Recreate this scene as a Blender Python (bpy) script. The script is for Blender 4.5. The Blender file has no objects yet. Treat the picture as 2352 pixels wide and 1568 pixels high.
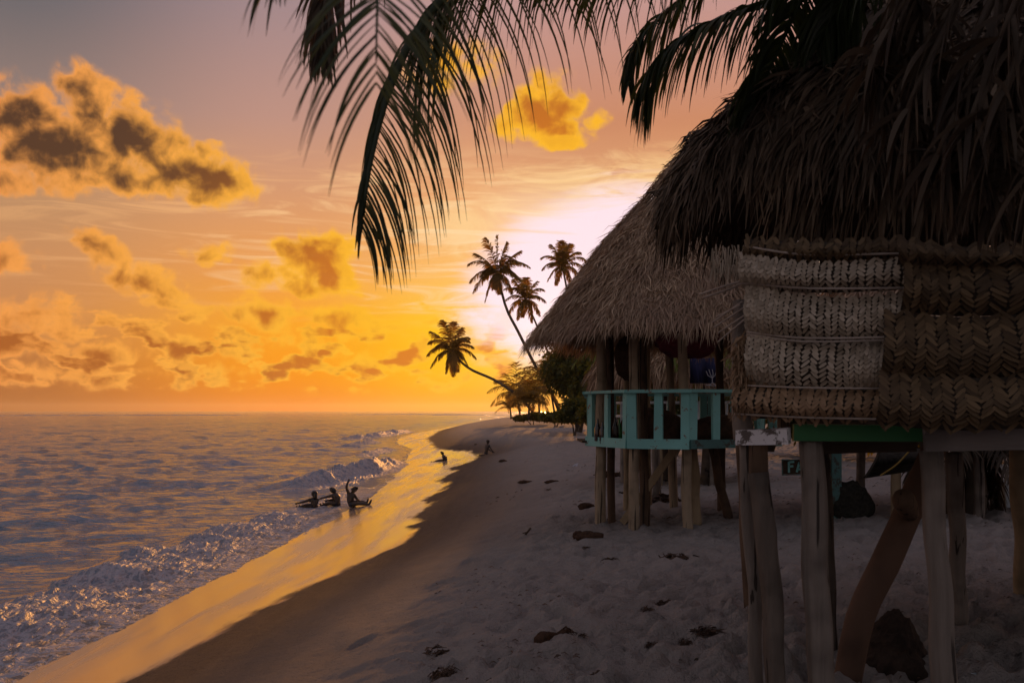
import bpy, bmesh, math, random
import numpy as np
from mathutils import Vector, Matrix
R = math.radians
scn = bpy.context.scene
COL = scn.collection

# ---------------------------------------------------------------- camera
F = 2287.0            # focal length in pixels of a 2352 px wide picture
EYE = 2.8             # eye height above the sea
HAZE = 0.00013
cam = bpy.data.cameras.new("camera")
cam.sensor_width = 36.0
cam.lens = F / 2352.0 * 36.0
cam.shift_y = (943 - 784) / 2352.0
cam.clip_start = 0.05
cam.clip_end = 20000
cam.dof.use_dof = True
cam.dof.focus_distance = 16.0
cam.dof.aperture_fstop = 5.6
camo = bpy.data.objects.new("camera", cam)
camo.location = (0, 0, EYE)
camo.rotation_euler = (R(90), 0, 0)
COL.objects.link(camo)
scn.camera = camo
scn.view_settings.view_transform = 'Standard'
scn.view_settings.look = 'None'
scn.view_settings.exposure = 0
scn.view_settings.gamma = 1
scn.render.film_transparent = False
scn.cycles.max_bounces = 6
scn.cycles.diffuse_bounces = 3
scn.cycles.glossy_bounces = 3
scn.cycles.transparent_max_bounces = 12
scn.cycles.volume_bounces = 0
scn.cycles.sample_clamp_indirect = 4

def P(X, Y, d):
    "point seen at picture position (X, Y) at depth d"
    return Vector(((X - 1176) / F * d, d, EYE - (Y - 943) / F * d))

# ---------------------------------------------------------------- sun
SUN_AZ, SUN_EL = R(2.6), R(4.7)
sd = bpy.data.lights.new("sun", 'SUN')
sd.energy = 2.2
sd.angle = R(0.6)
sd.color = (1.0, 0.42, 0.10)
so = bpy.data.objects.new("sun", sd)
sv = Vector((math.sin(SUN_AZ) * math.cos(SUN_EL), math.cos(SUN_AZ) * math.cos(SUN_EL), math.sin(SUN_EL)))
so.rotation_euler = sv.to_track_quat('Z', 'Y').to_euler()
COL.objects.link(so)

# ---------------------------------------------------------------- node helper
class NT:
    def __init__(s, tree): s.t = tree; s.n = tree.nodes; s.l = tree.links
    def add(s, typ, **kw):
        n = s.n.new(typ)
        for k, v in kw.items(): setattr(n, k, v)
        return n
    def put(s, sock, v):
        if v is None: return
        if isinstance(v, (int, float)): sock.default_value = v
        elif isinstance(v, (tuple, list, Vector)):
            sock.default_value = tuple(v) + ((1,) if len(v) == 3 and sock.type == 'RGBA' else ())
        else: s.l.new(v, sock)
    def m(s, op, a, b=None, c=None, clamp=False):
        n = s.add('ShaderNodeMath', operation=op, use_clamp=clamp)
        s.put(n.inputs[0], a); s.put(n.inputs[1], b); s.put(n.inputs[2], c)
        return n.outputs[0]
    def vm(s, op, a, b=None, sc=None):
        n = s.add('ShaderNodeVectorMath', operation=op)
        s.put(n.inputs[0], a); s.put(n.inputs[1], b)
        if sc is not None: s.put(n.inputs['Scale'], sc)
        return n.outputs[1] if op in ('LENGTH', 'DISTANCE', 'DOT_PRODUCT') else n.outputs[0]
    def mix(s, f, a, b, mode='MIX'):
        n = s.add('ShaderNodeMix', data_type='RGBA', blend_type=mode)
        s.put(n.inputs[0], f); s.put(n.inputs[6], a); s.put(n.inputs[7], b)
        return n.outputs[2]
    def ss(s, v, a, b, lo=0.0, hi=1.0):
        n = s.add('ShaderNodeMapRange', interpolation_type='SMOOTHSTEP')
        s.put(n.inputs[0], v); n.inputs[1].default_value = a; n.inputs[2].default_value = b
        n.inputs[3].default_value = lo; n.inputs[4].default_value = hi
        return n.outputs[0]
    def ramp(s, f, stops, mode='LINEAR'):
        n = s.add('ShaderNodeValToRGB')
        n.color_ramp.interpolation = mode
        e = n.color_ramp.elements
        while len(e) < len(stops): e.new(0.5)
        for k, (p, c) in enumerate(stops):
            e[k].position = p; e[k].color = tuple(c) + (1,)
        s.put(n.inputs[0], f)
        return n.outputs[0]
    def noise(s, vec, scale, detail=4, rough=0.55, dist=0.0, dim='3D'):
        n = s.add('ShaderNodeTexNoise', noise_dimensions=dim)
        s.put(n.inputs['Vector'], vec)
        n.inputs['Scale'].default_value = scale; n.inputs['Detail'].default_value = detail
        n.inputs['Roughness'].default_value = rough; n.inputs['Distortion'].default_value = dist
        return n
    def comb(s, x, y, z=0.0):
        n = s.add('ShaderNodeCombineXYZ')
        s.put(n.inputs[0], x); s.put(n.inputs[1], y); s.put(n.inputs[2], z)
        return n.outputs[0]
    def mapping(s, vec, loc=(0, 0, 0), rot=(0, 0, 0), sc=(1, 1, 1), typ='POINT'):
        n = s.add('ShaderNodeMapping', vector_type=typ)
        s.put(n.inputs[0], vec)
        n.inputs[1].default_value = loc; n.inputs[2].default_value = rot; n.inputs[3].default_value = sc
        return n.outputs[0]

def lin(c):
    return tuple((v / 255 / 12.92 if v / 255 <= 0.04045 else ((v / 255 + 0.055) / 1.055) ** 2.4) for v in c)

# ---------------------------------------------------------------- sky
world = bpy.data.worlds.new("World")
scn.world = world
world.use_nodes = True
world.cycles.sampling_method = 'MANUAL'
world.cycles.sample_map_resolution = 512
W = NT(world.node_tree)
W.n.clear()
tc = W.add('ShaderNodeTexCoord')
dirv = tc.outputs['Generated']
sep = W.add('ShaderNodeSeparateXYZ'); W.l.new(dirv, sep.inputs[0])
az = W.m('MULTIPLY', W.m('ARCTAN2', sep.outputs[0], sep.outputs[1]), 180 / math.pi)
el = W.m('MULTIPLY', W.m('ARCSINE', sep.outputs[2]), 180 / math.pi)
elp = W.m('MAXIMUM', el, 0.0)
ef = W.m('DIVIDE', elp, 90.0)
def column(stops, k=1.0):
    return W.ramp(ef, [(e / 90.0, tuple(v * k for v in lin(c))) for e, c in stops], 'LINEAR')
c_far_l = column([(0, (168, 98, 46)), (2.5, (186, 116, 60)), (5, (204, 136, 82)), (8, (202, 142, 94)), (11, (190, 142, 102)), (16, (146, 124, 116)), (22, (94, 97, 104)), (35, (106, 112, 130)), (90, (146, 148, 168))])
c_left = column([(0, (232, 124, 22)), (2.5, (250, 152, 22)), (5, (250, 164, 38)), (8, (238, 158, 80)), (11, (222, 156, 106)), (16, (192, 146, 130)), (22, (162, 136, 138)), (35, (122, 120, 140)), (90, (146, 148, 168))])
c_mid = column([(0, (254, 160, 0)), (2.5, (255, 190, 0)), (5, (255, 196, 20)), (8, (252, 188, 100)), (11, (244, 176, 114)), (16, (208, 148, 116)), (22, (188, 148, 144)), (35, (130, 122, 140)), (90, (146, 148, 168))])
c_sun = column([(0, (254, 170, 8)), (2.5, (255, 204, 90)), (5, (255, 226, 214)), (8, (255, 228, 232)), (10.5, (252, 216, 214)), (13, (224, 160, 112)), (16, (204, 138, 102)), (22, (194, 148, 140)), (35, (130, 122, 140)), (90, (146, 148, 168))])
c_right = column([(0, (250, 170, 70)), (5, (250, 190, 130)), (10, (235, 180, 150)), (16, (205, 150, 125)), (22, (190, 145, 140)), (35, (128, 120, 140)), (90, (146, 150, 176))])
c_back = column([(0, (142, 130, 126)), (10, (146, 136, 136)), (25, (142, 138, 144)), (50, (142, 142, 156)), (90, (146, 148, 168))])
g = W.mix(W.ss(az, -27, -12), c_far_l, c_left)
g = W.mix(W.ss(az, -13, -2), g, c_mid)
g = W.mix(W.ss(az, -3.2, 4), g, c_sun)
g = W.mix(W.ss(az, 12, 28), g, c_right)
absaz = W.m('ABSOLUTE', az)
g = W.mix(W.ss(absaz, 35, 95), g, c_back)
sky0 = g
# sun glow
dots = W.vm('DOT_PRODUCT', dirv, tuple(sv))
ang = W.m('MULTIPLY', W.m('ARCCOSINE', dots), 180 / math.pi)
glow = W.m('POWER', 2.718, W.m('MULTIPLY', ang, -0.42))
glow2 = W.m('POWER', 2.718, W.m('MULTIPLY', ang, -0.17))

def dpos(X, Y):
    a = math.atan((X - 1176) / F); e = math.atan((943 - Y) / F * math.cos(a))
    return math.degrees(a), math.degrees(e)
pxd = 180 / math.pi / F
pv = W.comb(az, el, 0)

def cloud_group():
    t = bpy.data.node_groups.new("cloud_density", 'ShaderNodeTree')
    t.interface.new_socket("P", in_out='INPUT', socket_type='NodeSocketVector')
    t.interface.new_socket("D", in_out='OUTPUT', socket_type='NodeSocketFloat')
    t.interface.new_socket("L", in_out='OUTPUT', socket_type='NodeSocketFloat')
    G = NT(t)
    gi = G.add('NodeGroupInput'); go = G.add('NodeGroupOutput')
    p = gi.outputs[0]
    n1 = G.noise(p, 0.35, 3, 0.5, dim='2D')
    warp = G.vm('SCALE', G.vm('SUBTRACT', n1.outputs['Color'], (0.5, 0.5, 0.5)), sc=2.3)
    n2 = G.noise(p, 0.85, 6, 0.52, 0.25, dim='2D')
    pw = G.vm('ADD', p, warp)
    blobs = [  # X, Y, rx, ry, rotation, weight
        (40, 262, 95, 72, 0, 1), (195, 235, 72, 78, 0, 1), (150, 335, 200, 85, 0, 1), (305, 320, 130, 88, -12, 1),
        (430, 392, 150, 62, -12, 1), (300, 400, 190, 48, -8, .9), (512, 404, 66, 44, 0, .9), (20, 400, 90, 40, 0, .6),
        (1258, 262, 82, 66, 0, 1), (1200, 278, 66, 40, 0, .85), (1296, 306, 62, 42, 0, .95), (1352, 282, 52, 22, 0, .55), (1262, 190, 42, 42, 0, .65),
        (1040, 150, 120, 60, 0, .5),
        (728, 592, 84, 70, 0, 1), (745, 645, 92, 46, 0, 1), (640, 632, 78, 46, 0, .62), (650, 545, 60, 24, 0, .5),
        (245, 585, 80, 36, -18, .72), (325, 642, 110, 34, -14, .68), (30, 600, 52, 30, 0, .6), (480, 582, 70, 24, 0, .5),
        (50, 730, 110, 42, 0, .62), (225, 808, 70, 32, 0, .92), (606, 722, 70, 40, -10, .85), (790, 738, 100, 34, 0, .72), (40, 800, 110, 36, 0, .8),
        (405, 795, 66, 34, 0, .85), (715, 792, 80, 30, -12, .72), (860, 835, 90, 24, 0, .6), (380, 690, 60, 22, 0, .6), (545, 805, 60, 26, 0, .65),
        (160, 860, 160, 18, 0, .6), (480, 855, 150, 18, 0, .55), (1040, 760, 60, 18, 0, .45), (130, 755, 60, 26, 0, .6)]
    acc = None
    for X, Y, rx, ry, rot, w in blobs:
        a, e = dpos(X, Y)
        mp = G.mapping(pw, (a, e, 0), (0, 0, R(rot)), (rx * pxd * 1.25, ry * pxd * 1.25, 1), 'TEXTURE')
        gr = G.add('ShaderNodeTexGradient', gradient_type='SPHERICAL')
        G.l.new(mp, gr.inputs[0])
        v = G.m('MULTIPLY', gr.outputs[1], w)
        if acc is None: acc = v
        else:
            mx = G.add('ShaderNodeMath', operation='MAXIMUM')
            G.l.new(acc, mx.inputs[0]); G.l.new(v, mx.inputs[1]); acc = mx.outputs[0]
    # low bank of small puffs near the horizon
    s2 = G.add('ShaderNodeSeparateXYZ'); G.l.new(p, s2.inputs[0])
    lowm = G.m('MULTIPLY', G.ss(s2.outputs[1], 0.6, 2.2), G.ss(s2.outputs[1], 7.2, 3.2))
    n3 = G.noise(G.mapping(p, sc=(0.42, 0.95, 1)), 1.0, 3, 0.5, dim='2D')
    low = G.m('MULTIPLY', lowm, G.ss(n3.outputs[0], 0.40, 0.70))
    acc = G.m('MAXIMUM', acc, G.m('MULTIPLY', low, 0.85))
    # everywhere above the picture: scattered clouds
    hi = G.m('MULTIPLY', G.ss(s2.outputs[1], 26, 34), G.ss(G.noise(p, 0.06, 4, 0.5, dim='2D').outputs[0], 0.5, 0.75))
    acc = G.m('MAXIMUM', acc, G.m('MULTIPLY', hi, 0.6))
    dn = G.m('ADD', acc, G.m('MULTIPLY', G.m('SUBTRACT', n2.outputs[0], 0.5), G.m('MULTIPLY', G.ss(acc, 0.0, 0.18), 0.95)))
    G.l.new(dn, go.inputs[0]); G.l.new(acc, go.inputs[1])
    return t
CG = cloud_group()
def dens(vec):
    n = W.add('ShaderNodeGroup'); n.node_tree = CG
    W.l.new(vec, n.inputs[0]); return n.outputs[0]
d0 = dens(pv)
saz, sel = math.degrees(SUN_AZ), math.degrees(SUN_EL)
tosun = W.vm('NORMALIZE', W.vm('SUBTRACT', (saz, sel + 6, 0), pv))
d1 = dens(W.vm('ADD', pv, W.vm('SCALE', tosun, sc=0.85)))
mott = W.noise(pv, 0.7, 5, 0.5, 0.3, dim='2D')
alpha = W.m('POWER', W.ss(d0, 0.0, 0.42), 1.15)
core = W.m('MULTIPLY', W.ss(W.m('ADD', d0, W.m('MULTIPLY', W.m('SUBTRACT', mott.outputs[0], 0.5), 0.55)), 0.16, 0.84), W.ss(d1, 0.0, 0.55, 0.25, 1.0))
near_sun = W.ss(ang, 34, 6)
rim_col = W.mix(near_sun, lin((246, 158, 80)), lin((255, 188, 34)))
dark_hi = W.mix(W.ss(el, 4, 13), lin((170, 94, 38)), lin((84, 56, 38)))
dark_col = W.mix(W.ss(ang, 26, 5), dark_hi, lin((218, 122, 30)))
dark_col = W.mix(W.ss(absaz, 60, 120), dark_col, lin((106, 106, 124)))
rim_col = W.mix(W.ss(absaz, 60, 120), rim_col, lin((140, 134, 152)))
ccol = W.mix(core, rim_col, dark_col)
# thin streaks of high cloud
nS = W.noise(W.mapping(pv, rot=(0, 0, R(-7)), sc=(0.12, 1.15, 1)), 1.0, 6, 0.6, 0.8, dim='2D')
nS2 = W.noise(W.mapping(pv, rot=(0, 0, R(-16)), sc=(0.3, 1.0, 1)), 0.55, 5, 0.62, 1.2, dim='2D')
st_band = W.m('MULTIPLY', W.ss(el, 4.5, 7.5), W.ss(el, 15.5, 11.0))
streak = W.m('MULTIPLY', st_band, W.ss(nS.outputs[0], 0.46, 0.7))
s_amt = W.m('MULTIPLY', streak, W.ss(ang, 36, 6, 0.28, 0.95))
# a broad bright veil above the sun, ragged at its upper edge
va, ve = dpos(1400, 470)
veil_m = W.mapping(W.vm('ADD', pv, W.vm('SCALE', W.vm('SUBTRACT', nS2.outputs['Color'], (.5, .5, .5)), sc=3.0)), (va, ve, 0), (0, 0, R(6)), (15.0, 3.0, 1), 'TEXTURE')
vg = W.add('ShaderNodeTexGradient', gradient_type='SPHERICAL'); W.l.new(veil_m, vg.inputs[0])
veil = W.m('MULTIPLY', W.ss(vg.outputs[1], 0.0, 0.5), W.ss(nS2.outputs[0], 0.3, 0.6, 0.35, 0.95))
s_col = W.mix(W.ss(ang, 24, 8), lin((240, 178, 118)), lin((255, 214, 160)))
sky = W.mix(W.m('MULTIPLY', veil, 0.8), sky0, lin((254, 212, 150)))
sky = W.mix(s_amt, sky, s_col)
# the white-out about the sun
wa, we = dpos(1370, 630)
wm = W.mapping(W.vm('ADD', pv, W.vm('SCALE', W.vm('SUBTRACT', nS.outputs['Color'], (.5, .5, .5)), sc=2.4)), (wa, we, 0), (0, 0, R(18)), (9.6, 5.4, 1), 'TEXTURE')
wg = W.add('ShaderNodeTexGradient', gradient_type='SPHERICAL'); W.l.new(wm, wg.inputs[0])
white = W.ss(wg.outputs[1], 0.0, 0.36)
sky = W.mix(white, sky, lin((254, 228, 236)))
sky = W.mix(W.m('MULTIPLY', alpha, W.m('SUBTRACT', 0.97, W.m('MULTIPLY', white, 0.8))), sky, ccol)
sky = W.mix(1.0, sky, W.mix(1.0, (1.0, 0.68, 0.48), W.m('MULTIPLY', glow, 0.3), 'MULTIPLY'), 'ADD')
# haze towards the horizon
sky = W.mix(W.ss(el, 1.6, -0.2, 0.0, 0.75), sky, W.mix(0.12, sky0, (0.55, 0.2, 0.05)))
nish = W.add('ShaderNodeTexSky', sky_type='NISHITA', sun_disc=False, sun_elevation=SUN_EL, sun_rotation=SUN_AZ)
bgA = W.add('ShaderNodeBackground'); W.l.new(nish.outputs[0], bgA.inputs[0]); bgA.inputs[1].default_value = 0.0002
bgB = W.add('ShaderNodeBackground'); W.l.new(sky, bgB.inputs[0]); bgB.inputs[1].default_value = 1.0
ad = W.add('ShaderNodeAddShader'); W.l.new(bgA.outputs[0], ad.inputs[0]); W.l.new(bgB.outputs[0], ad.inputs[1])
wo = W.add('ShaderNodeOutputWorld'); W.l.new(ad.outputs[0], wo.inputs[0])

# ---------------------------------------------------------------- numpy noise
_rng = np.random.RandomState(7)
_perm = _rng.permutation(512)
_g2 = _rng.normal(size=(512, 2)); _g2 /= np.linalg.norm(_g2, axis=1)[:, None]
def pn(x, y, seed=0):
    x = np.asarray(x, float) + seed * 17.37; y = np.asarray(y, float) + seed * 9.71
    xi = np.floor(x).astype(np.int64); yi = np.floor(y).astype(np.int64)
    xf = x - xi; yf = y - yi
    def h(i, j): return _g2[_perm[(_perm[i & 511] + j) & 511]]
    u = xf * xf * xf * (xf * (xf * 6 - 15) + 10); v = yf * yf * yf * (yf * (yf * 6 - 15) + 10)
    def dt(gv, a, b): return gv[..., 0] * a + gv[..., 1] * b
    n00 = dt(h(xi, yi), xf, yf); n10 = dt(h(xi + 1, yi), xf - 1, yf)
    n01 = dt(h(xi, yi + 1), xf, yf - 1); n11 = dt(h(xi + 1, yi + 1), xf - 1, yf - 1)
    return (n00 * (1 - u) + n10 * u) * (1 - v) + (n01 * (1 - u) + n11 * u) * v
def fbm(x, y, o=4, seed=0, g=0.5):
    a = 1; s = 0
    for k in range(o):
        s = s + a * pn(x * 2 ** k, y * 2 ** k, seed + k); a *= g
    return s
def sstep(a, b, v):
    t = np.clip((v - a) / (b - a), 0, 1); return t * t * (3 - 2 * t)

# ---------------------------------------------------------------- mesh helpers
def tag(o, label=None, cat=None, group=None, kind=None):
    if label: o['label'] = label
    if cat: o['category'] = cat
    if group: o['group'] = group
    if kind: o['kind'] = kind
    return o
def link(o, parent=None):
    COL.objects.link(o)
    if parent is not None: o.parent = parent
    return o
def empty(name, loc=(0, 0, 0), rz=0):
    o = bpy.data.objects.new(name, None); o.location = loc; o.rotation_euler = (0, 0, rz)
    o.empty_display_size = 0.2
    return link(o)
class MB:
    "collects shapes in world space; build() makes one mesh object, moved into its parent's space"
    def __init__(s): s.v = []; s.f = []; s.n = 0; s.a = []
    def add(s, verts, faces, val=0.0):
        verts = [tuple(v) for v in verts]
        s.v += verts; s.f += [tuple(i + s.n for i in f) for f in faces]; s.n += len(verts)
        s.a += [val] * len(verts)
    def box(s, c, size, rot=None, val=0.0, jit=0.0):
        hx, hy, hz = size[0] / 2, size[1] / 2, size[2] / 2
        vs = [Vector((x, y, z)) for x in (-hx, hx) for y in (-hy, hy) for z in (-hz, hz)]
        if jit: vs = [v + Vector([random.uniform(-jit, jit) for _ in range(3)]) for v in vs]
        if rot is not None: vs = [rot @ v for v in vs]
        c = Vector(c)
        s.add([v + c for v in vs], [(0, 1, 3, 2), (4, 6, 7, 5), (0, 4, 5, 1), (2, 3, 7, 6), (0, 2, 6, 4), (1, 5, 7, 3)], val)
    def beam(s, a, b, w, h, up=(0, 0, 1), val=0.0, jit=0.0):
        "a board from a to b, w wide across, h along up"
        a = Vector(a); b = Vector(b); d = (b - a); L = d.length; d.normalize()
        up = Vector(up); side = d.cross(up).normalized(); up2 = side.cross(d)
        m = Matrix((d, side, up2)).transposed()
        s.box((a + b) / 2, (L, w, h), m, val, jit)
    def tube(s, pts, rads, n=8, cap=True, val=0.0, rough=0.0, seed=0):
        rnd = random.Random(seed)
        pts = [Vector(p) for p in pts]
        if isinstance(rads, (int, float)): rads = [rads] * len(pts)
        rings = []
        prev = None
        for i, p in enumerate(pts):
            d = (pts[min(i + 1, len(pts) - 1)] - pts[max(i - 1, 0)]).normalized()
            if prev is None:
                ref = Vector((0, 0, 1)) if abs(d.z) < 0.9 else Vector((1, 0, 0))
                u = d.cross(ref).normalized()
            else:
                u = (prev - d * prev.dot(d)).normalized()
            prev = u; w = d.cross(u)
            rings.append([p + (u * math.cos(2 * math.pi * k / n) + w * math.sin(2 * math.pi * k / n)) * rads[i] * (1 + rough * rnd.uniform(-1, 1)) for k in range(n)])
        vs = [v for r in rings for v in r]; fs = []
        for i in range(len(pts) - 1):
            for k in range(n):
                fs.append((i * n + k, i * n + (k + 1) % n, (i + 1) * n + (k + 1) % n, (i + 1) * n + k))
        if cap:
            fs.append(tuple(range(n - 1, -1, -1))); fs.append(tuple((len(pts) - 1) * n + k for k in range(n)))
        s.add(vs, fs, val)
    def build(s, name, mat, parent=None, smooth=False, attr=None):
        me = bpy.data.meshes.new(name)
        off = Matrix.Identity(4)
        if parent is not None:
            chain = []; q = parent
            while q is not None: chain.append(q); q = q.parent
            for q in reversed(chain): off = off @ q.matrix_basis
            inv = off.inverted()
            vs = [tuple(inv @ Vector(v)) for v in s.v]
        else: vs = s.v
        me.from_pydata(vs, [], s.f)
        me.materials.append(mat)
        if smooth: me.polygons.foreach_set('use_smooth', [True] * len(me.polygons))
        if attr:
            at = me.attributes.new(attr, 'FLOAT', 'POINT'); at.data.foreach_set('value', s.a)
        me.update()
        return link(bpy.data.objects.new(name, me), parent)
def grid_mesh(name, X, Y, Z, mat, attrs=None, smooth=True):
    r, c = X.shape
    co = np.stack([X, Y, Z], -1).reshape(-1, 3)
    idx = np.arange(r * c).reshape(r, c)
    q = np.stack([idx[:-1, :-1], idx[:-1, 1:], idx[1:, 1:], idx[1:, :-1]], -1).reshape(-1, 4)
    me = bpy.data.meshes.new(name)
    me.vertices.add(len(co)); me.vertices.foreach_set('co', co.ravel())
    me.loops.add(q.size); me.loops.foreach_set('vertex_index', q.ravel())
    me.polygons.add(len(q)); me.polygons.foreach_set('loop_start', np.arange(0, q.size, 4)); me.polygons.foreach_set('loop_total', np.full(len(q), 4))
    me.update(calc_edges=True)
    if smooth: me.polygons.foreach_set('use_smooth', np.ones(len(q), bool))
    for k, v in (attrs or {}).items():
        at = me.attributes.new(k, 'FLOAT', 'POINT'); at.data.foreach_set('value', v.ravel().astype(np.float32))
    me.materials.append(mat)
    return link(bpy.data.objects.new(name, me))
def mat(name):
    m = bpy.data.materials.new(name); m.use_nodes = True
    T = NT(m.node_tree); b = m.node_tree.nodes['Principled BSDF']
    return m, T, b
# ---------------------------------------------------------------- shore shape
_ys = np.array([-30, 0, 10, 20, 30, 40, 50, 60, 72, 86, 100, 122, 200, 290, 450, 700, 3200.])
_xs = np.array([-5.6, -5.35, -5.2, -4.95, -4.6, -4.9, -5.6, -6.4, -7.2, -10, -11.5, -12.2, -10, -6, 8, 60, 600.])
def shore(y): return np.interp(y, _ys, _xs)
_dryD = [(150, 1620), (320, 1552), (500, 1448), (585, 1402), (640, 1381), (700, 1348), (820, 1296), (905, 1262), (965, 1222), (937, 1206), (976, 1200), (942, 1184), (972, 1172), (998, 1157), (968, 1146),
         (1012, 1130), (1032, 1114), (1006, 1102), (1020, 1092), (1049, 1084), (1032, 1074), (1060, 1066), (1090, 1058), (1102, 1046), (1078, 1038), (1005, 1030), (981, 1007), (1012, 988), (1090, 972), (1161, 962)]
_dw = np.array([(lambda d, X: (d, (X - 1176) / F * d))((EYE - 0.33) * F / (Y - 943.0), X) for X, Y in _dryD])
_dw = _dw[np.argsort(_dw[:, 0])]
def dry_edge(y):
    return np.interp(y, np.r_[-30, _dw[:, 0], 700, 3200], np.r_[_dw[0, 1] - 0.6, _dw[:, 1], 66, 606])
_sy = np.linspace(-30, 400, 900)
_k = np.exp(-np.linspace(-2, 2, 31) ** 2); _k /= _k.sum()
_sdv = np.convolve(np.pad(dry_edge(_sy), 15, 'edge'), _k, 'valid')
def dry_smooth(y):
    return np.where(np.asarray(y) < 395, np.interp(y, _sy, _sdv), dry_edge(y))
def ground_base(x, y):
    xs = shore(y); xd = dry_smooth(y); w = np.maximum(xd - xs, 1.2)
    t = x - xd
    z = np.where(x < xs, -np.minimum((xs - x) * 0.11, 2.5), 0.33 * (x - xs) / w)
    up = 0.33 + 0.262 * t
    flat = 1.22 + 0.030 * np.minimum(np.maximum(t - 3.6, 0), 14)
    k = 0.22
    hsm = np.clip(0.5 + 0.5 * (flat - up) / k, 0, 1)
    upm = flat * (1 - hsm) + up * hsm - k * hsm * (1 - hsm)
    s = sstep(-0.25, 0.25, t)
    return z * (1 - s) + upm * s
def ground_detail(x, y):
    xd = dry_smooth(y); t = x - xd
    dry = sstep(0.2, 3.6, t)
    far = 1 / (1 + (np.maximum(y, 0) / 45.0) ** 2)
    r1 = fbm(x * 1.3 + 0.25 * y, y * 0.55, 4, 3) * 0.045
    foot = fbm(x * 3.9, y * 2.9, 3, 11)
    dents = -np.maximum(foot - 0.16, 0) * 0.17 + np.maximum(-foot - 0.2, 0) * 0.09
    fine = fbm(x * 7, y * 5, 3, 23) * 0.055 * sstep(2.0, 4.8, t) + fbm(x * 7, y * 6, 2, 24) * 0.006
    streak = fbm(x * 3.2, y * 0.5 + x * .2, 4, 31, .62) * 0.030 * sstep(0.05, 0.8, t) * (1 - dry * .6)
    return (r1 * dry + 1.35 * dents * dry * sstep(1.8, 4.4, t) + fine * dry) * np.maximum(far, 0.3) + streak
def ground_z(x, y):
    x = np.asarray(x, float); y = np.asarray(y, float)
    return ground_base(x, y) + ground_detail(x, y)
def gz(x, y): return float(ground_z(np.array([x]), np.array([y]))[0])

# rows spaced so that they stay fine near the viewer and coarse at the horizon
yr = np.r_[np.linspace(-25, 4.4, 40), np.geomspace(4.5, 3200, 760)]
def rows(cols, left, right, warp=None):
    u = np.linspace(0, 1, cols)[None, :]
    if warp is not None: u = np.interp(u, *warp)
    Y = np.repeat(yr[:, None], cols, 1)
    L = left(yr)[:, None]; Rr = right(yr)[:, None]
    return L + (Rr - L) * u, Y

# ---- sand
ms, T, b = mat("sand")
geo = T.add('ShaderNodeNewGeometry'); pos = geo.outputs['Position']
wet = T.add('ShaderNodeAttribute', attribute_name='wet').outputs['Fac']
t_at = T.add('ShaderNodeAttribute', attribute_name='up').outputs['Fac']
na = T.noise(pos, 1.7, 5, 0.6); nb = T.noise(pos, 60, 3, 0.6); nc = T.noise(T.mapping(pos, sc=(3.0, 0.35, 1)), 1.6, 5, 0.65)
spk = T.noise(pos, 240, 2, 0.7)
dryc = T.mix(na.outputs[0], (0.23, 0.20, 0.18), (0.35, 0.31, 0.285))
dryc = T.mix(T.ss(spk.outputs[0], 0.62, 0.75, 0, 0.5), dryc, (0.16, 0.11, 0.09))
dampc = T.mix(nc.outputs[0], (0.085, 0.058, 0.042), (0.15, 0.105, 0.078))
c = T.mix(T.ss(t_at, 0.3, 3.6), dampc, dryc)
edge_n = T.noise(T.mapping(pos, sc=(2.2, 0.55, 1)), 1.3, 4, 0.6)
wf = T.ss(T.m('ADD', wet, T.m('MULTIPLY', T.m('SUBTRACT', edge_n.outputs[0], 0.5), 0.5)), 0.42, 0.60)
c = T.mix(wf, c, (0.17, 0.105, 0.07))
T.put(b.inputs['Base Color'], c)
T.put(b.inputs['Roughness'], T.m('ADD', T.m('MULTIPLY', wf, -0.63), 0.95))
T.put(b.inputs['Specular IOR Level'], T.m('ADD', T.m('MULTIPLY', wf, 0.75), 0.12))
T.put(b.inputs['IOR'], 1.5)
T.put(b.inputs['Coat Weight'], wf); T.put(b.inputs['Coat IOR'], 4.0); T.put(b.inputs['Coat Roughness'], T.m('ADD', T.ss(T.noise(T.mapping(pos, sc=(1.1, .16, 1)), 1.0, 3, .6).outputs[0], .42, .68, 0, .22), T.ss(T.noise(T.mapping(pos, sc=(9, .5, 1)), 1.0, 4, .6).outputs[0], 0.3, 0.7, 0.08, 0.15)))
hgt = T.m('ADD', T.m('ADD', T.m('MULTIPLY', nb.outputs[0], 0.30), T.m('MULTIPLY', T.noise(pos, 26, 3, .6).outputs[0], 0.5)), T.m('ADD', T.m('MULTIPLY', T.noise(pos, 9, 6, 0.7).outputs[0], 1.6), T.m('MULTIPLY', nc.outputs[0], 0.8)))
bp = T.add('ShaderNodeBump'); bp.inputs['Distance'].default_value = 0.05
T.put(bp.inputs['Strength'], T.m('ADD', T.m('MULTIPLY', wf, -0.97), 1.0)); T.put(bp.inputs['Height'], hgt)
T.l.new(bp.outputs[0], b.inputs['Normal'])
GX, GY = rows(640, lambda y: np.maximum(shore(y) - 7, -0.9 * np.abs(y) - 15), lambda y: np.maximum(0.66 * y + 12, shore(y) + 20))
# draw more columns to the part in view
GX[0, 0] = GX[0, 0]
GZ = ground_z(GX, GY)
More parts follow.
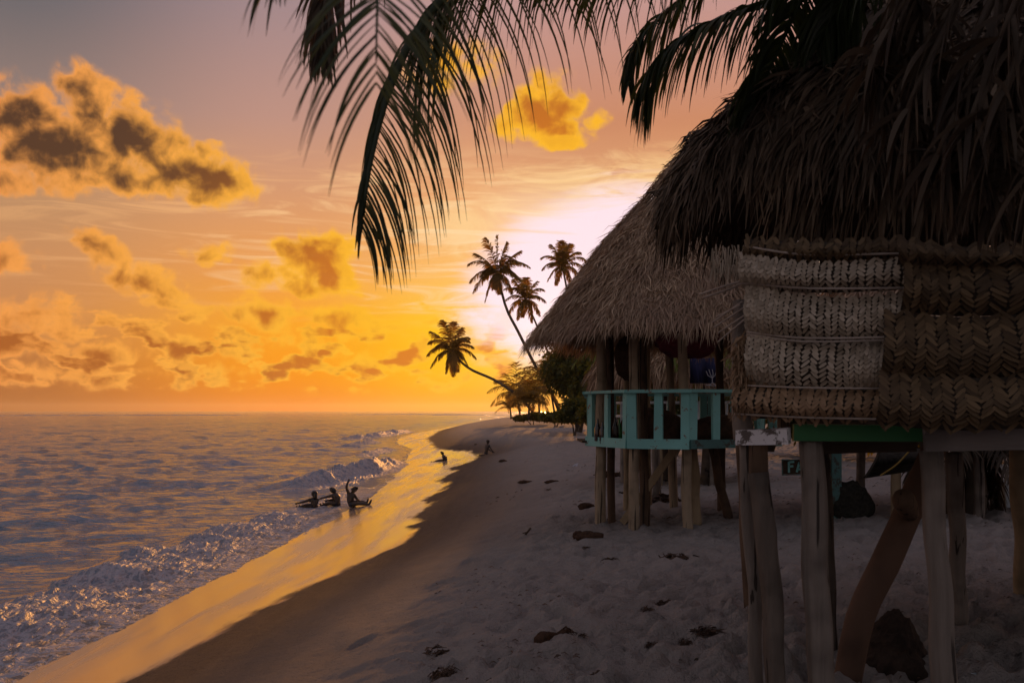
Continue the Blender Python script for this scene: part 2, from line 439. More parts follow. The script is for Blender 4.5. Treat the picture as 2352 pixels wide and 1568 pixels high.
# footprints trodden into the dry sand
_fr = np.random.RandomState(55)
for _ in range(2600):
    fy = math.exp(_fr.uniform(math.log(4.6), math.log(26))); fx = _fr.uniform(-0.25, 0.62) * fy + _fr.uniform(-.5, 1)
    t_ = fx - float(dry_smooth(fy))
    if t_ < 2.4 + _fr.uniform(0, 1.6): continue
    th_ = _fr.uniform(0, 3.14); r0 = np.searchsorted(yr, fy - .3); r1 = np.searchsorted(yr, fy + .3)
    lft = GX[r0, 0]; st_ = GX[r0, 1] - lft; c0 = int((fx - .35 - lft) / st_); c1 = int((fx + .35 - lft) / st_) + 2
    dx = GX[r0:r1, c0:c1] - fx; dy = GY[r0:r1, c0:c1] - fy
    a = dx * math.cos(th_) + dy * math.sin(th_); b_ = -dx * math.sin(th_) + dy * math.cos(th_)
    q = np.sqrt((a / .15) ** 2 + (b_ / .075) ** 2); dep = _fr.uniform(.018, .05)
    GZ[r0:r1, c0:c1] += -dep * np.exp(-q ** 3) + dep * .42 * np.exp(-((q - 1.5) / .42) ** 2)
wetv = np.clip(0.5 - (GX - dry_edge(GY)) / (0.5 + 0.012 * np.maximum(GY, 0)) * 0.5, 0, 1)
sand = grid_mesh("sand_beach", GX, GY, GZ, ms, dict(wet=wetv, up=GX - dry_smooth(GY)))
tag(sand, kind='structure')
# far land and sea bed under everything, so that the ground reaches the horizon
mb = MB(); mb.box((0, 4000, -6), (16000, 16000, 0.5)); o = mb.build("sea_bed", ms); tag(o, kind='structure')

# ---------------------------------------------------------------- sea
WX, WY = rows(860, lambda y: -0.72 * np.abs(y) - 14, lambda y: shore(y) + 1.6 + 0.004 * np.abs(y), ([0, .5, 1], [0, .74, 1]))
S = WX - shore(WY) - 0.35 * fbm(WX * 0.2, WY * 0.35, 3, 5)     # metres inland of the water line
dpt = -S
def swell(x, y):
    z = np.zeros_like(x)
    rs = np.random.RandomState(3)
    for k in range(24):
        lam = 0.55 * 1.115 ** k; th = rs.uniform(-2.2, -0.5)
        kx, ky = math.cos(th), math.sin(th)
        ph = rs.uniform(0, 6.28)
        a = 0.0145 * lam ** 0.60 * rs.uniform(0.6, 1.2)
        w = 2 * math.pi / lam
        mod = 1 + 0.9 * pn(x / lam * 0.4, y / lam * 0.4, 40 + k)
        vis = 1 / (1 + (np.maximum(y, 0) / (lam * 90)) ** 2)
        z = z + a * mod * vis * (1 - np.abs(np.sin((kx * x + ky * y) * w * 0.5 + ph + 0.6 * pn(x / lam, y / lam, 60 + k))) * 2)
    return z
Zs = swell(WX, WY)
deep = sstep(0.4, 7, dpt)
Zw = Zs * (0.25 + 0.75 * deep) + fbm(WX * 0.12, WY * 0.06, 2, 77) * 0.05 * deep
foam = np.zeros_like(Zw)
def crest(y0, y1, pts, h, wf_, wb, foam_w, lump, fo=1.0, seed=0):
    "breaking wave: crest line x(y) from pts, steep toward the beach"
    global Zw, foam
    py = np.array([p[1] for p in pts]); px = np.array([p[0] for p in pts]); ph_ = np.array([p[2] for p in pts])
    xc = np.interp(WY, py, px) + 0.35 * fbm(WY * 0.5, WY * 0 + seed, 3, seed)
    hh = np.interp(WY, py, ph_) * h * (0.8 + 0.6 * fbm(WY * 0.8, WY * 0 + 3, 3, seed + 1))
    env = sstep(y0, y0 + (y1 - y0) * .12, WY) * (1 - sstep(y1 - (y1 - y0) * .12, y1, WY))
    d = WX - xc
    prof = np.where(d < 0, np.exp(-(d / wb) ** 2), np.exp(-(d / wf_) ** 2))
    Zw = Zw + prof * hh * env
    fz = sstep(-0.25, 0.1, d + .3 * fbm(WX * 1.2, WY * .8, 3, seed + 4)) * (1 - sstep(foam_w * 0.75, foam_w * 1.1, d)) * env * fo * np.clip(hh / max(h, 1e-3) * 2, 0, 1)
    l1 = np.abs(fbm(WX * 2.6, WY * 1.8, 4, seed + 6, 0.6)); l2 = np.abs(fbm(WX * 8, WY * 5, 3, seed + 9, .65))
    Zw = Zw + fz * lump * (l1 * 0.75 + l2 * 0.38)
    foam = np.maximum(foam, fz)
# near bore that runs up the beach
crest(7, 27.5, [(-7.7, 8, .7), (-7.3, 12, .8), (-7.0, 15, 1), (-6.7, 21, 1.25), (-6.3, 25, 1.1), (-5.8, 27.5, .3)], 0.21, 1.1, 0.5, 2.6, 0.15, 1.0, 5)
# the swash about the bathers
crest(25.5, 37, [(-6.3, 26, .6), (-5.9, 31, .6), (-5.9, 36, .4)], 0.10, 0.7, 0.5, 1.5, 0.10, 0.9, 25)
# standing breaker behind them
crest(34.5, 53.5, [(-8.5, 34, .35), (-7.7, 38, .85), (-7.05, 43, 1.15), (-6.4, 48, 1.25), (-5.9, 52, 1.15)], 0.52, 0.50, 1.1, 1.5, 0.16, 1.0, 45)
# small ones beyond
crest(60, 72, [(-9.6, 60, .6), (-9.0, 72, 1)], 0.30, 0.5, 0.9, 0.9, 0.12, 1.0, 65)
crest(78, 90, [(-13.4, 78, .6), (-12.6, 90, 1)], 0.36, 0.6, 1.0, 1.2, 0.16, 1.0, 85)
crest(95, 135, [(-17.5, 95, .6), (-15, 112, 1), (-14.2, 135, .8)], 0.50, 0.7, 1.6, 1.6, 0.2, 1.0, 95)
for k, (ya, yb, xa) in enumerate([(520, 600, -330), (560, 640, -260), (700, 800, -120), (620, 700, -60), (800, 900, 20)]):
    crest(ya, yb, [(xa, ya, 1), (xa + 90, yb, 1)], 0.45, 7, 7, 12, 0.3, 1.0, 110 + k)
# thin sheet over the sand; the foam fringe stays a little thick
edge = sstep(-1.2, 0.3, S)
Zw = Zw * (1 - 0.75 * edge) + 0.02 * edge
fringe = sstep(-0.5, -0.05, S) * (1 - sstep(0.05, 0.45, S)) * (0.45 + 0.9 * pn(WX * 2, WY * 1.2, 71)) * sstep(0, 300, 300 - WY)
foam = np.maximum(foam * (1 - sstep(0.1, 0.6, S)), np.clip(fringe, 0, 1) * 0.85)
Zw = Zw - sstep(0.25, 1.0, S) * 0.3
mw, T, b = mat("sea_water")
geo = T.add('ShaderNodeNewGeometry'); pos = geo.outputs['Position']
fo = T.add('ShaderNodeAttribute', attribute_name='foam').outputs['Fac']
sh = T.add('ShaderNodeAttribute', attribute_name='shallow').outputs['Fac']
fn = T.noise(T.mapping(pos, sc=(1.0, 0.7, 1.0)), 3.2, 6, 0.68, 0.6)
fn2 = T.add('ShaderNodeTexVoronoi', feature='DISTANCE_TO_EDGE'); T.l.new(T.vm('ADD', T.mapping(pos, sc=(1, .6, .3)), T.vm('SCALE', fn.outputs['Color'], sc=0.7)), fn2.inputs['Vector']); fn2.inputs['Scale'].default_value = 4.5
lace = T.ss(fn2.outputs['Distance'], 0.22, 0.02)
ff = T.ss(T.m('ADD', fo, T.m('ADD', T.m('MULTIPLY', T.m('SUBTRACT', fn.outputs[0], 0.5), 1.3), T.m('MULTIPLY', T.m('SUBTRACT', lace, 0.5), 0.7))), 0.56, 1.0)
wc = T.mix(sh, (0.055, 0.10, 0.17), (0.10, 0.062, 0.040))
T.put(b.inputs['Base Color'], T.mix(ff, wc, (0.28, 0.255, 0.29)))
T.put(b.inputs['Roughness'], T.m('ADD', T.m('MULTIPLY', T.ss(fo, .2, .6), 0.50), 0.10))
T.put(b.inputs['IOR'], 2.4)
T.put(b.inputs['Subsurface Weight'], 0.0)
w1 = T.noise(T.mapping(pos, rot=(0, 0, R(-9)), sc=(0.5, 1.0, 1.0)), 2.4, 3, 0.5, 0.3)
w2 = T.noise(T.mapping(pos, rot=(0, 0, R(7)), sc=(0.5, 1.0, 1.0)), 7.0, 3, 0.5, 0.2)
hh = T.m('ADD', w1.outputs[0], T.m('MULTIPLY', w2.outputs[0], 0.45))
hh = T.m('ADD', hh, T.m('MULTIPLY', ff, T.m('MULTIPLY', fn.outputs[0], 0.10)))
fb = T.noise(pos, 22, 4, 0.7, 0.4)
hh = T.m('ADD', hh, T.m('MULTIPLY', ff, T.m('MULTIPLY', fb.outputs[0], 0.020)))
bp = T.add('ShaderNodeBump'); bp.inputs['Strength'].default_value = 0.85; bp.inputs['Distance'].default_value = 0.34
T.put(bp.inputs['Height'], hh); T.l.new(bp.outputs[0], b.inputs['Normal'])
sea = grid_mesh("sea_water", WX, WY, Zw, mw, dict(foam=foam, shallow=sstep(-1.6, 0.0, S)))
tag(sea, kind='structure')
random.seed(11)
# ---------------------------------------------------------------- materials
def wood(name, c1, c2, sc=(14, 14, 1.1), rough=0.85, bump=0.5, crack=True):
    m, T, b = mat(name)
    pos = T.add('ShaderNodeNewGeometry').outputs['Position']
    n = T.noise(T.mapping(pos, sc=sc), 1.0, 6, 0.65, 0.5)
    n2 = T.noise(pos, 2.3, 3, 0.6)
    c = T.mix(n.outputs[0], c1, c2)
    c = T.mix(T.ss(n2.outputs[0], 0.45, 0.7, 0, 0.55), c, tuple(v * 0.45 for v in c1))
    if crack:
        nc_ = T.noise(T.mapping(pos, sc=(sc[0] * 2.2, sc[1] * 2.2, sc[2] * 0.9)), 1.0, 2, 0.5)
        c = T.mix(T.ss(nc_.outputs[0], 0.62, 0.66, 0, 0.85), c, (0.015, 0.01, 0.008))
    T.put(b.inputs['Base Color'], c); b.inputs['Roughness'].default_value = rough
    b.inputs['Specular IOR Level'].default_value = 0.25
    bp = T.add('ShaderNodeBump'); bp.inputs['Strength'].default_value = bump; bp.inputs['Distance'].default_value = 0.02
    T.l.new(n.outputs[0], bp.inputs['Height']); T.l.new(bp.outputs[0], b.inputs['Normal'])
    return m
def strands(name, c1, c2, c3, rough=0.8, trans=0.0, tcol=None):
    "leaf or thatch strips; the mesh attribute 'val' varies strip by strip"
    m, T, b = mat(name)
    v = T.add('ShaderNodeAttribute', attribute_name='val').outputs['Fac']
    pos = T.add('ShaderNodeNewGeometry').outputs['Position']
    n = T.noise(pos, 1.1, 4, 0.6)
    c = T.mix(v, c1, c2); c = T.mix(T.ss(n.outputs[0], 0.45, 0.65, 0, 0.75), c, c3)
    c = T.mix(T.ss(v, -0.6, -0.4), (0.045, 0.034, 0.025), c)
    T.put(b.inputs['Base Color'], c); b.inputs['Roughness'].default_value = rough
    b.inputs['Specular IOR Level'].default_value = 0.3
    if trans > 0:
        tr = T.add('ShaderNodeBsdfTranslucent'); T.put(tr.inputs[0], tcol)
        mx = T.add('ShaderNodeMixShader'); mx.inputs[0].default_value = trans
        out = m.node_tree.nodes['Material Output']
        T.l.new(b.outputs[0], mx.inputs[1]); T.l.new(tr.outputs[0], mx.inputs[2]); T.l.new(mx.outputs[0], out.inputs[0])
    return m
def plain(name, c, rough=0.6, var=0.25, scale=8, spec=0.4, bump=0.2):
    m, T, b = mat(name)
    pos = T.add('ShaderNodeNewGeometry').outputs['Position']
    n = T.noise(pos, scale, 5, 0.65)
    T.put(b.inputs['Base Color'], T.mix(T.ss(n.outputs[0], 0.35, 0.7), tuple(v * (1 + var) for v in c), tuple(v * (1 - var) for v in c)))
    b.inputs['Roughness'].default_value = rough; b.inputs['Specular IOR Level'].default_value = spec
    bp = T.add('ShaderNodeBump'); bp.inputs['Strength'].default_value = bump; bp.inputs['Distance'].default_value = 0.01
    T.l.new(n.outputs[0], bp.inputs['Height']); T.l.new(bp.outputs[0], b.inputs['Normal'])
    return m
def painted(name, c, under, amt=0.62):
    "old paint, chipped to the wood"
    m, T, b = mat(name)
    pos = T.add('ShaderNodeNewGeometry').outputs['Position']
    n = T.noise(T.mapping(pos, sc=(1, 1, 1)), 9, 6, 0.7); n2 = T.noise(pos, 1.6, 3, 0.6)
    cc = T.mix(n2.outputs[0], tuple(v * 0.75 for v in c), tuple(min(1, v * 1.2) for v in c))
    T.put(b.inputs['Base Color'], T.mix(T.ss(n.outputs[0], amt, amt + 0.05), cc, under))
    b.inputs['Roughness'].default_value = 0.6; b.inputs['Specular IOR Level'].default_value = 0.3
    bp = T.add('ShaderNodeBump'); bp.inputs['Strength'].default_value = 0.35; bp.inputs['Distance'].default_value = 0.01
    T.l.new(n.outputs[0], bp.inputs['Height']); T.l.new(bp.outputs[0], b.inputs['Normal'])
    return m
M = dict(
    post=wood("weathered_post", (0.07, 0.056, 0.045), (0.31, 0.255, 0.215), bump=1.0),
    post_brown=wood("brown_post", (0.065, 0.038, 0.024), (0.17, 0.105, 0.065)),
    post_tan=wood("tan_post", (0.20, 0.14, 0.08), (0.38, 0.28, 0.17), crack=False),
    post_dark=wood("dark_post", (0.03, 0.022, 0.017), (0.19, 0.15, 0.12), bump=1.0),
    hut_post=wood("hut_post", (0.20, 0.145, 0.09), (0.44, 0.335, 0.23), bump=.6),
    log=wood("bare_log", (0.075, 0.042, 0.027), (0.14, 0.08, 0.052), sc=(5, 5, 1.2), crack=False, bump=0.25),
    greyboard=wood("grey_board", (0.13, 0.11, 0.10), (0.20, 0.17, 0.155), sc=(1.5, 12, 22), crack=False),
    joist=wood("joist", (0.04, 0.026, 0.016), (0.09, 0.06, 0.04), sc=(1.5, 10, 16), crack=False),
    white=painted("white_paint", (0.62, 0.59, 0.60), (0.10, 0.08, 0.07), 0.55),
    green=painted("green_paint", (0.025, 0.115, 0.038), (0.05, 0.06, 0.03), 0.64),
    teal=painted("teal_paint", (0.22, 0.50, 0.46), (0.20, 0.12, 0.08), 0.61),
    tealold=painted("worn_teal_paint", (0.06, 0.14, 0.13), (0.05, 0.05, 0.04), 0.52),
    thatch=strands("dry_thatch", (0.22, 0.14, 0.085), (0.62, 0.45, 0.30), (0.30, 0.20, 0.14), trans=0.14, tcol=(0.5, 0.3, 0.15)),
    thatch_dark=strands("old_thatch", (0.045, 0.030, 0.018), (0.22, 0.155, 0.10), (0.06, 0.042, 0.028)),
    thatch_base=plain("thatch_base", (0.035, 0.024, 0.018), 0.95, 0.3, 12, 0.1),
    mat_pale=strands("pale_weave", (0.26, 0.205, 0.145), (0.49, 0.40, 0.305), (0.35, 0.28, 0.205)),
    mat_tan=strands("tan_weave", (0.20, 0.12, 0.065), (0.34, 0.22, 0.13), (0.26, 0.16, 0.09)),
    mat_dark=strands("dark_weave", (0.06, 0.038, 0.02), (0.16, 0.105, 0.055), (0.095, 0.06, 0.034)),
    cane=wood("cane", (0.30, 0.24, 0.20), (0.50, 0.42, 0.36), sc=(3, 20, 20), crack=False),
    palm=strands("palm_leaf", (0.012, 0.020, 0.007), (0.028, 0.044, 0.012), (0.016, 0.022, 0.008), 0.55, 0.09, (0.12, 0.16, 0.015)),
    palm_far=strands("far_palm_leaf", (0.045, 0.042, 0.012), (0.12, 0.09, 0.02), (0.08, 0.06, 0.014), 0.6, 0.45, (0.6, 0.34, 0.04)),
    palm_painted_lit=strands("palm_leaf_painted_light", (0.07, 0.10, 0.015), (0.16, 0.20, 0.03), (0.10, 0.13, 0.02), 0.55, 0.3, (0.3, 0.34, 0.03)),  # sun shining through the leaves is put into this lighter colour
    palm_dead=strands("dead_palm_leaf", (0.022, 0.014, 0.009), (0.085, 0.062, 0.042), (0.03, 0.02, 0.014), 0.8, 0.06, (0.3, 0.16, 0.05)),
    leaf=strands("bush_leaf", (0.018, 0.030, 0.010), (0.05, 0.075, 0.02), (0.03, 0.045, 0.012), 0.6, 0.38, (0.30, 0.24, 0.03)),
    rachis=plain("leaf_stalk", (0.06, 0.06, 0.02), 0.6, 0.3, 20),
    bark=wood("palm_bark", (0.06, 0.045, 0.032), (0.16, 0.12, 0.09), sc=(2, 2, 9)),
    skin=plain("brown_skin", (0.045, 0.022, 0.013), 0.5, 0.08, 6, 0.5, 0.05),
    hair=plain("black_hair", (0.008, 0.006, 0.005), 0.55, 0.2, 60),
    cloth_dark=plain("dark_cloth", (0.02, 0.02, 0.03), 0.9, 0.2, 20),
    cloth_grey=plain("grey_shirt", (0.028, 0.028, 0.032), 0.9, 0.2, 20),
    blanket=plain("brown_blanket", (0.075, 0.040, 0.024), 0.95, 0.35, 6),
    net=plain("red_net", (0.13, 0.020, 0.030), 0.9, 0.3, 5),
    sarong=plain("blue_cloth", (0.012, 0.014, 0.05), 0.9, 0.2, 5),
    whitecloth=plain("white_print", (0.38, 0.37, 0.40), 0.9, 0.1, 5),
    glass_brown=plain("brown_bottle", (0.025, 0.010, 0.005), 0.12, 0.1, 5, 0.8),
    glass_green=plain("green_bottle", (0.02, 0.16, 0.015), 0.12, 0.1, 5, 0.8),
    rock=plain("dark_rock", (0.030, 0.019, 0.014), 0.9, 0.5, 9, 0.2, 0.9),
    husk=plain("husk", (0.045, 0.022, 0.012), 0.85, 0.45, 30, 0.2, 0.9),
    litter=strands("leaf_litter", (0.035, 0.020, 0.013), (0.16, 0.09, 0.055), (0.06, 0.034, 0.022)),
    crate=plain("white_plastic", (0.42, 0.46, 0.47), 0.5, 0.12, 5),
    dark=plain("dark_mark", (0.02, 0.02, 0.02), 0.7, 0.1, 5),
    rope=plain("yellow_rope", (0.30, 0.20, 0.04), 0.8, 0.2, 30),
    netting=plain("dark_netting", (0.022, 0.020, 0.016), 0.95, 0.5, 25, 0.1, 0.9),
    foliage_bg=plain("bush_core", (0.014, 0.022, 0.008), 0.95, 0.4, 3, 0.1, 0.9),
)

# ---------------------------------------------------------------- strips (thatch, leaflets, leaves) in numpy
def strip_mesh(name, C, Wd, wid, val, m, parent=None, extra=None):
    """C: n x k x 3 centre lines, Wd: n x 3 (or n x k x 3) width directions, wid: n x k half widths"""
    n, k, _ = C.shape
    if Wd.ndim == 2: Wd = np.repeat(Wd[:, None, :], k, 1)
    A = C + Wd * wid[..., None]; B = C - Wd * wid[..., None]
    V = np.stack([A, B], 2).reshape(-1, 3)
    base = (np.arange(n) * k * 2)[:, None]
    j = np.arange(k - 1)[None, :] * 2
    q = np.stack([base + j, base + j + 1, base + j + 3, base + j + 2], -1).reshape(-1, 4)
    vv = np.repeat(val, k * 2)
    return raw_mesh(name, V, q, vv, m, parent, extra)
def raw_mesh(name, V, q, vv, m, parent=None, extra=None):
    if extra is not None and len(extra.v):
        q2 = [f for f in extra.f]
        lens = [len(f) for f in q2]
        fl = np.array([i for f in q2 for i in f]) + len(V)
        V = np.concatenate([V, np.array(extra.v)]); vv = np.r_[vv, np.array(extra.a, float)]
    else: fl = np.array([], int); lens = []
    if parent is not None:
        chain = []; p_ = parent
        while p_ is not None: chain.append(p_); p_ = p_.parent
        off = Matrix.Identity(4)
        for p_ in reversed(chain): off = off @ p_.matrix_basis
        inv = np.array(off.inverted()); V = V @ inv[:3, :3].T + inv[:3, 3]
    me = bpy.data.meshes.new(name)
    me.vertices.add(len(V)); me.vertices.foreach_set('co', V.ravel())
    li = np.r_[q.ravel(), fl].astype(np.int32); tot = np.r_[np.full(len(q), 4), np.array(lens, int)].astype(np.int32)
    me.loops.add(len(li)); me.loops.foreach_set('vertex_index', li)
    me.polygons.add(len(tot)); me.polygons.foreach_set('loop_start', np.r_[0, np.cumsum(tot)[:-1]].astype(np.int32)); me.polygons.foreach_set('loop_total', tot)
    me.update(calc_edges=True)
    at = me.attributes.new('val', 'FLOAT', 'POINT'); at.data.foreach_set('value', vv.astype(np.float32))
    me.materials.append(m)
    return link(bpy.data.objects.new(name, me), parent)
def unit(v): return v / np.maximum(np.linalg.norm(v, axis=-1, keepdims=True), 1e-9)

def thatch_roof(name, cx, cy, rx, ry, prof, n, L, wd, m, parent, seed=0, ragged=0.35, hang=0.2):
    rs = np.random.RandomState(seed)
    pr = np.array([p[0] for p in prof]); pz = np.array([p[1] for p in prof])
    def surf(th, s):
        "s runs 0 at the top to 1 at the rim along the profile"
        si = np.linspace(0, 1, len(pr)); r = np.interp(s, cum, pr); z = np.interp(s, cum, pz)
        lump = 1 + 0.02 * np.sin(th * 5 + 1) + 0.012 * np.sin(th * 13 + s * 6)
        return np.stack([cx + rx * r * lump * np.cos(th), cy + ry * r * lump * np.sin(th), z + 0.03 * np.sin(th * 7 + s * 9)], -1)
    seg = np.hypot(np.diff(pr) * rx, np.diff(pz)); cum = np.r_[0, np.cumsum(seg)]; tot = cum[-1]; cum = cum / tot
    # base shell, under the strips
    th = np.linspace(0, 2 * math.pi, 49); ss_ = np.linspace(0, 0.97, 14)
    TT, SS = np.meshgrid(th, ss_)
    bs = surf(TT, SS); bs[..., 2] -= 0.10
    ex = MB(); ncol = len(th)
    ex.add(bs.reshape(-1, 3), [(i * ncol + j, i * ncol + j + 1, (i + 1) * ncol + j + 1, (i + 1) * ncol + j) for i in range(13) for j in range(ncol - 1)], 0.0)
    rad = np.sqrt(rs.uniform(0.0, 1.0, n))
    s = np.clip(rad, 0.02, 1.0); s = np.where(rs.rand(n) < 0.22, rs.uniform(0.86, 1.0, n), s)
    rowk = 16; s = np.floor(s * rowk) / rowk + rs.uniform(-0.02, 0.05, n); s = np.clip(s, 0.0, 0.985)
    th = rs.uniform(0, 2 * math.pi, n)
    p0 = surf(th, s); e = 1e-3
    dn = unit(surf(th, s + e) - surf(th, s - e)); tn = unit(surf(th + e, s) - surf(th - e, s))
    nn = unit(np.cross(tn, dn)); nn *= np.sign(nn[:, 2:3] + 0.3)
    nn = np.where(nn[:, 2:3] < 0, -nn, nn)
    wild = rs.rand(n) < 0.16
    an = rs.normal(0, 0.26, n) + np.where(wild, rs.normal(0, 0.6, n), 0) + 0.22 * np.sin(th * 9 + s * 8)
    d = dn * np.cos(an)[:, None] + tn * np.sin(an)[:, None]
    ln = L * rs.uniform(0.6, 1.35, n)
    lift = rs.uniform(0.0, 0.06, n) + np.where(wild, 0.05, 0)
    k = 4; t = np.linspace(0, 1, k)
    C = p0[:, None, :] + d[:, None, :] * (ln[:, None] * t)[..., None] + nn[:, None, :] * (0.01 + lift[:, None] * t + 0.02 * np.sin(t * 3)[None, :])[..., None]
    # beyond the rim the strips bend down
    over = np.clip((s + ln / tot - 0.93) / 0.12, 0, 1)
    C[..., 2] -= (over * ln)[:, None] * hang * t[None, :] ** 2 * rs.uniform(0.5, 1.5, n)[:, None]
    C[..., 2] -= (0.10 * ln)[:, None] * t[None, :] ** 2
    C += rs.normal(0, ragged * 0.05, C.shape) * t[None, :, None]
    roll = rs.normal(0, 0.5, n)
    Wd = tn * np.cos(roll)[:, None] + nn * np.sin(roll)[:, None]
    w = wd * rs.uniform(0.5, 1.5, n)[:, None] * np.array([0.8, 1.0, 0.8, 0.12])[None, :]
    return strip_mesh(name, C, Wd, w, rs.rand(n) ** 1.5, m, parent, ex)

def spline(pts, k):
    "smooth curve through points"
    p = [Vector(q) for q in pts]; p = [p[0] * 2 - p[1]] + p + [p[-1] * 2 - p[-2]]
    out = []; ns = len(p) - 3
    for i in range(k):
        u = i / (k - 1) * ns; j = min(int(u), ns - 1); t = u - j
        a, b, c, d = p[j:j + 4]
        out.append(0.5 * ((2 * b) + (c - a) * t + (2 * a - 5 * b + 4 * c - d) * t * t + (3 * b - a - 3 * c + d) * t ** 3))
    return out

def frond(name, pts, LL, npair, wid, m, parent, droop=0.6, fwd=0.7, rr=0.02, seed=0, k=5, start=0.06, sides=(1, -1), sscale=(1, 1), sspread=(1, 1), lenprof=None, jit=0.12, sidevec=None, spread=1.0):
    "a palm leaf: stalk along pts with npair leaflets on each side that hang with their weight"
    rs = np.random.RandomState(seed)
    cur = np.array([tuple(v) for v in spline(pts, 60)])
    tg = unit(np.gradient(cur, axis=0))
    ts = np.linspace(start, 1.0, npair)
    Cs = []; Ws = []; ws = []; vs = []
    for sd_ in sides:
        tt = np.clip(ts + rs.uniform(-.4, .4, npair) / npair, 0, 1)
        ix = tt * 59
        b0 = np.stack([np.interp(ix, np.arange(60), cur[:, a]) for a in range(3)], -1)
        T_ = unit(np.stack([np.interp(ix, np.arange(60), tg[:, a]) for a in range(3)], -1))
        if sidevec is None:
            sv_ = np.cross(T_, np.array([0, 0, 1.0])); bad = np.linalg.norm(sv_, axis=1) < 0.25
            ref = np.cross(tg[5], np.array([0, 0, 1.0])); ref = ref / max(np.linalg.norm(ref), 1e-6)
            sv_ = unit(sv_ + ref * 0.35)
        else: sv_ = unit(np.repeat(np.array([sidevec], float), npair, 0))
        lp = (np.sin(np.clip(tt * 0.93 + 0.10, 0, 1) * math.pi) ** 0.55) if lenprof is None else np.interp(tt, *lenprof)
        ln = LL * lp * rs.uniform(0.8, 1.1, npair) * sscale[0 if sd_ == 1 else 1]
        fw = fwd + 0.9 * tt ** 3
        d = unit(sv_ * sd_ * spread * sspread[0 if sd_ == 1 else 1] + T_ * fw[:, None] + rs.normal(0, jit, (npair, 3)))
        u = np.linspace(0, 1, k)
        dr = droop * rs.uniform(0.7, 1.3, npair)
        # bend from d towards straight down, keeping the length
        C = np.zeros((npair, k, 3)); C[:, 0] = b0; cd = d.copy(); perp = None
        for j in range(1, k):
            cd = unit(cd + np.array([0, 0, -1.0]) * (dr * 1.6 / (k - 1) * (0.5 + j / k))[:, None])
            C[:, j] = C[:, j - 1] + cd * (ln / (k - 1))[:, None]
        W_ = unit(np.cross(unit(C[:, -1] - C[:, 0]), unit(np.cross(T_, d) + rs.normal(0, .25, (npair, 3)))))
        prof = np.interp(u, [0, .15, .5, .85, 1], [.55, 1, .9, .45, .08])
        Cs.append(C); Ws.append(W_); ws.append(wid * rs.uniform(0.7, 1.2, npair)[:, None] * prof[None, :]); vs.append(rs.rand(npair))
    ex = MB(); cc = cur[::4]
    ex.tube([tuple(c) for c in cc], [rr * (1 - 0.85 * i / (len(cc) - 1)) + rr * 0.05 for i in range(len(cc))], 6, True, 0.9)
    return strip_mesh(name, np.concatenate(Cs), np.concatenate(Ws), np.concatenate(ws), np.concatenate(vs), m, parent, ex)

# ---------------------------------------------------------------- woven blinds
def weave(name, top, bot, belly, m, parent, cw=0.032, kh=0.034, fringe=0.03, seed=0, strand=(0.052, 0.0135), ang=0.62):
    """a plaited blind: top and bot are polylines (world) of its upper and lower edges, it bellies toward the viewer"""
    rs = np.random.RandomState(seed)
    tp = np.array([tuple(v) for v in spline(top, 40)]); bt = np.array([tuple(v) for v in spline(bot, 40)])
    Lx = np.linalg.norm(np.diff(tp, axis=0), axis=1).sum(); H = np.linalg.norm(tp[20] - bt[20])
    al = unit(tp[-1] - tp[0]); nrm = np.array([al[1], -al[0], 0.0]); nrm = nrm / np.linalg.norm(nrm)
    if nrm[1] > 0: nrm = -nrm
    def S(u, v, h=0.0):
        ix = u * 39
        a = np.stack([np.interp(ix, np.arange(40), tp[:, c]) for c in range(3)], -1)
        b_ = np.stack([np.interp(ix, np.arange(40), bt[:, c]) for c in range(3)], -1)
        bul = belly * np.sin(np.clip(v, 0, 1) ** 1.25 * math.pi) + 0.015 * np.sin(u * 9 + seed) * np.sin(np.clip(v, 0, 1) * math.pi)
        return a + (b_ - a) * v[..., None] + nrm * (bul + h)[..., None]
    nc_ = int(Lx / cw); nr = int(H / kh) + 2
    ex = MB()
    UU, VV = np.meshgrid(np.linspace(0, 1, 24), np.linspace(0, 1.0, 8))
    bs = S(UU, VV, np.full(UU.shape, -0.006)).reshape(-1, 3)
    ex.add(bs, [(i * 24 + j, i * 24 + j + 1, (i + 1) * 24 + j + 1, (i + 1) * 24 + j) for i in range(7) for j in range(23)], -1.0)
    I, K = np.meshgrid(np.arange(nc_), np.arange(nr)); I = I.ravel(); K = K.ravel(); n = len(I)
    u0 = (I + 0.5) / nc_ + rs.normal(0, 0.05 / nc_, n); v0 = (K + 0.5 * (I % 2) * 0.0 + 0.3) / nr + rs.normal(0, 0.06 / nr, n) + 0.012 * np.sin(I * 1.7)
    sg = np.where(I % 2 == 0, 1.0, -1.0); a_ = ang + rs.normal(0, 0.09, n)
    sl = strand[0] * rs.uniform(0.85, 1.15, n)
    du = np.sin(a_) * sg * sl / Lx; dv = np.cos(a_) * sl / H
    last = K >= nr - 1
    t = np.array([-0.5, 0.0, 0.5])
    U = u0[:, None] + du[:, None] * t; Vv = v0[:, None] + dv[:, None] * t
    Vv = np.where(last[:, None], Vv + (t[None, :] + .5) * fringe / H * rs.uniform(0, 1.5, n)[:, None], Vv)
    Hh = np.stack([np.full(n, 0.000), np.full(n, 0.008), 0.011 + rs.uniform(0, 0.006, n)], -1)
    C = S(np.clip(U, -0.01, 1.01), Vv, Hh)
    # width direction: across the strand in the surface
    D = unit(C[:, 2] - C[:, 0]); Wd = unit(np.cross(D, nrm[None, :])) + nrm[None, :] * (0.22 * sg)[:, None]
    w = strand[1] * np.array([0.75, 1.0, 0.55])[None, :] * rs.uniform(0.85, 1.15, n)[:, None]
    return strip_mesh(name, C, unit(Wd), w, rs.rand(n), m, parent, ex)

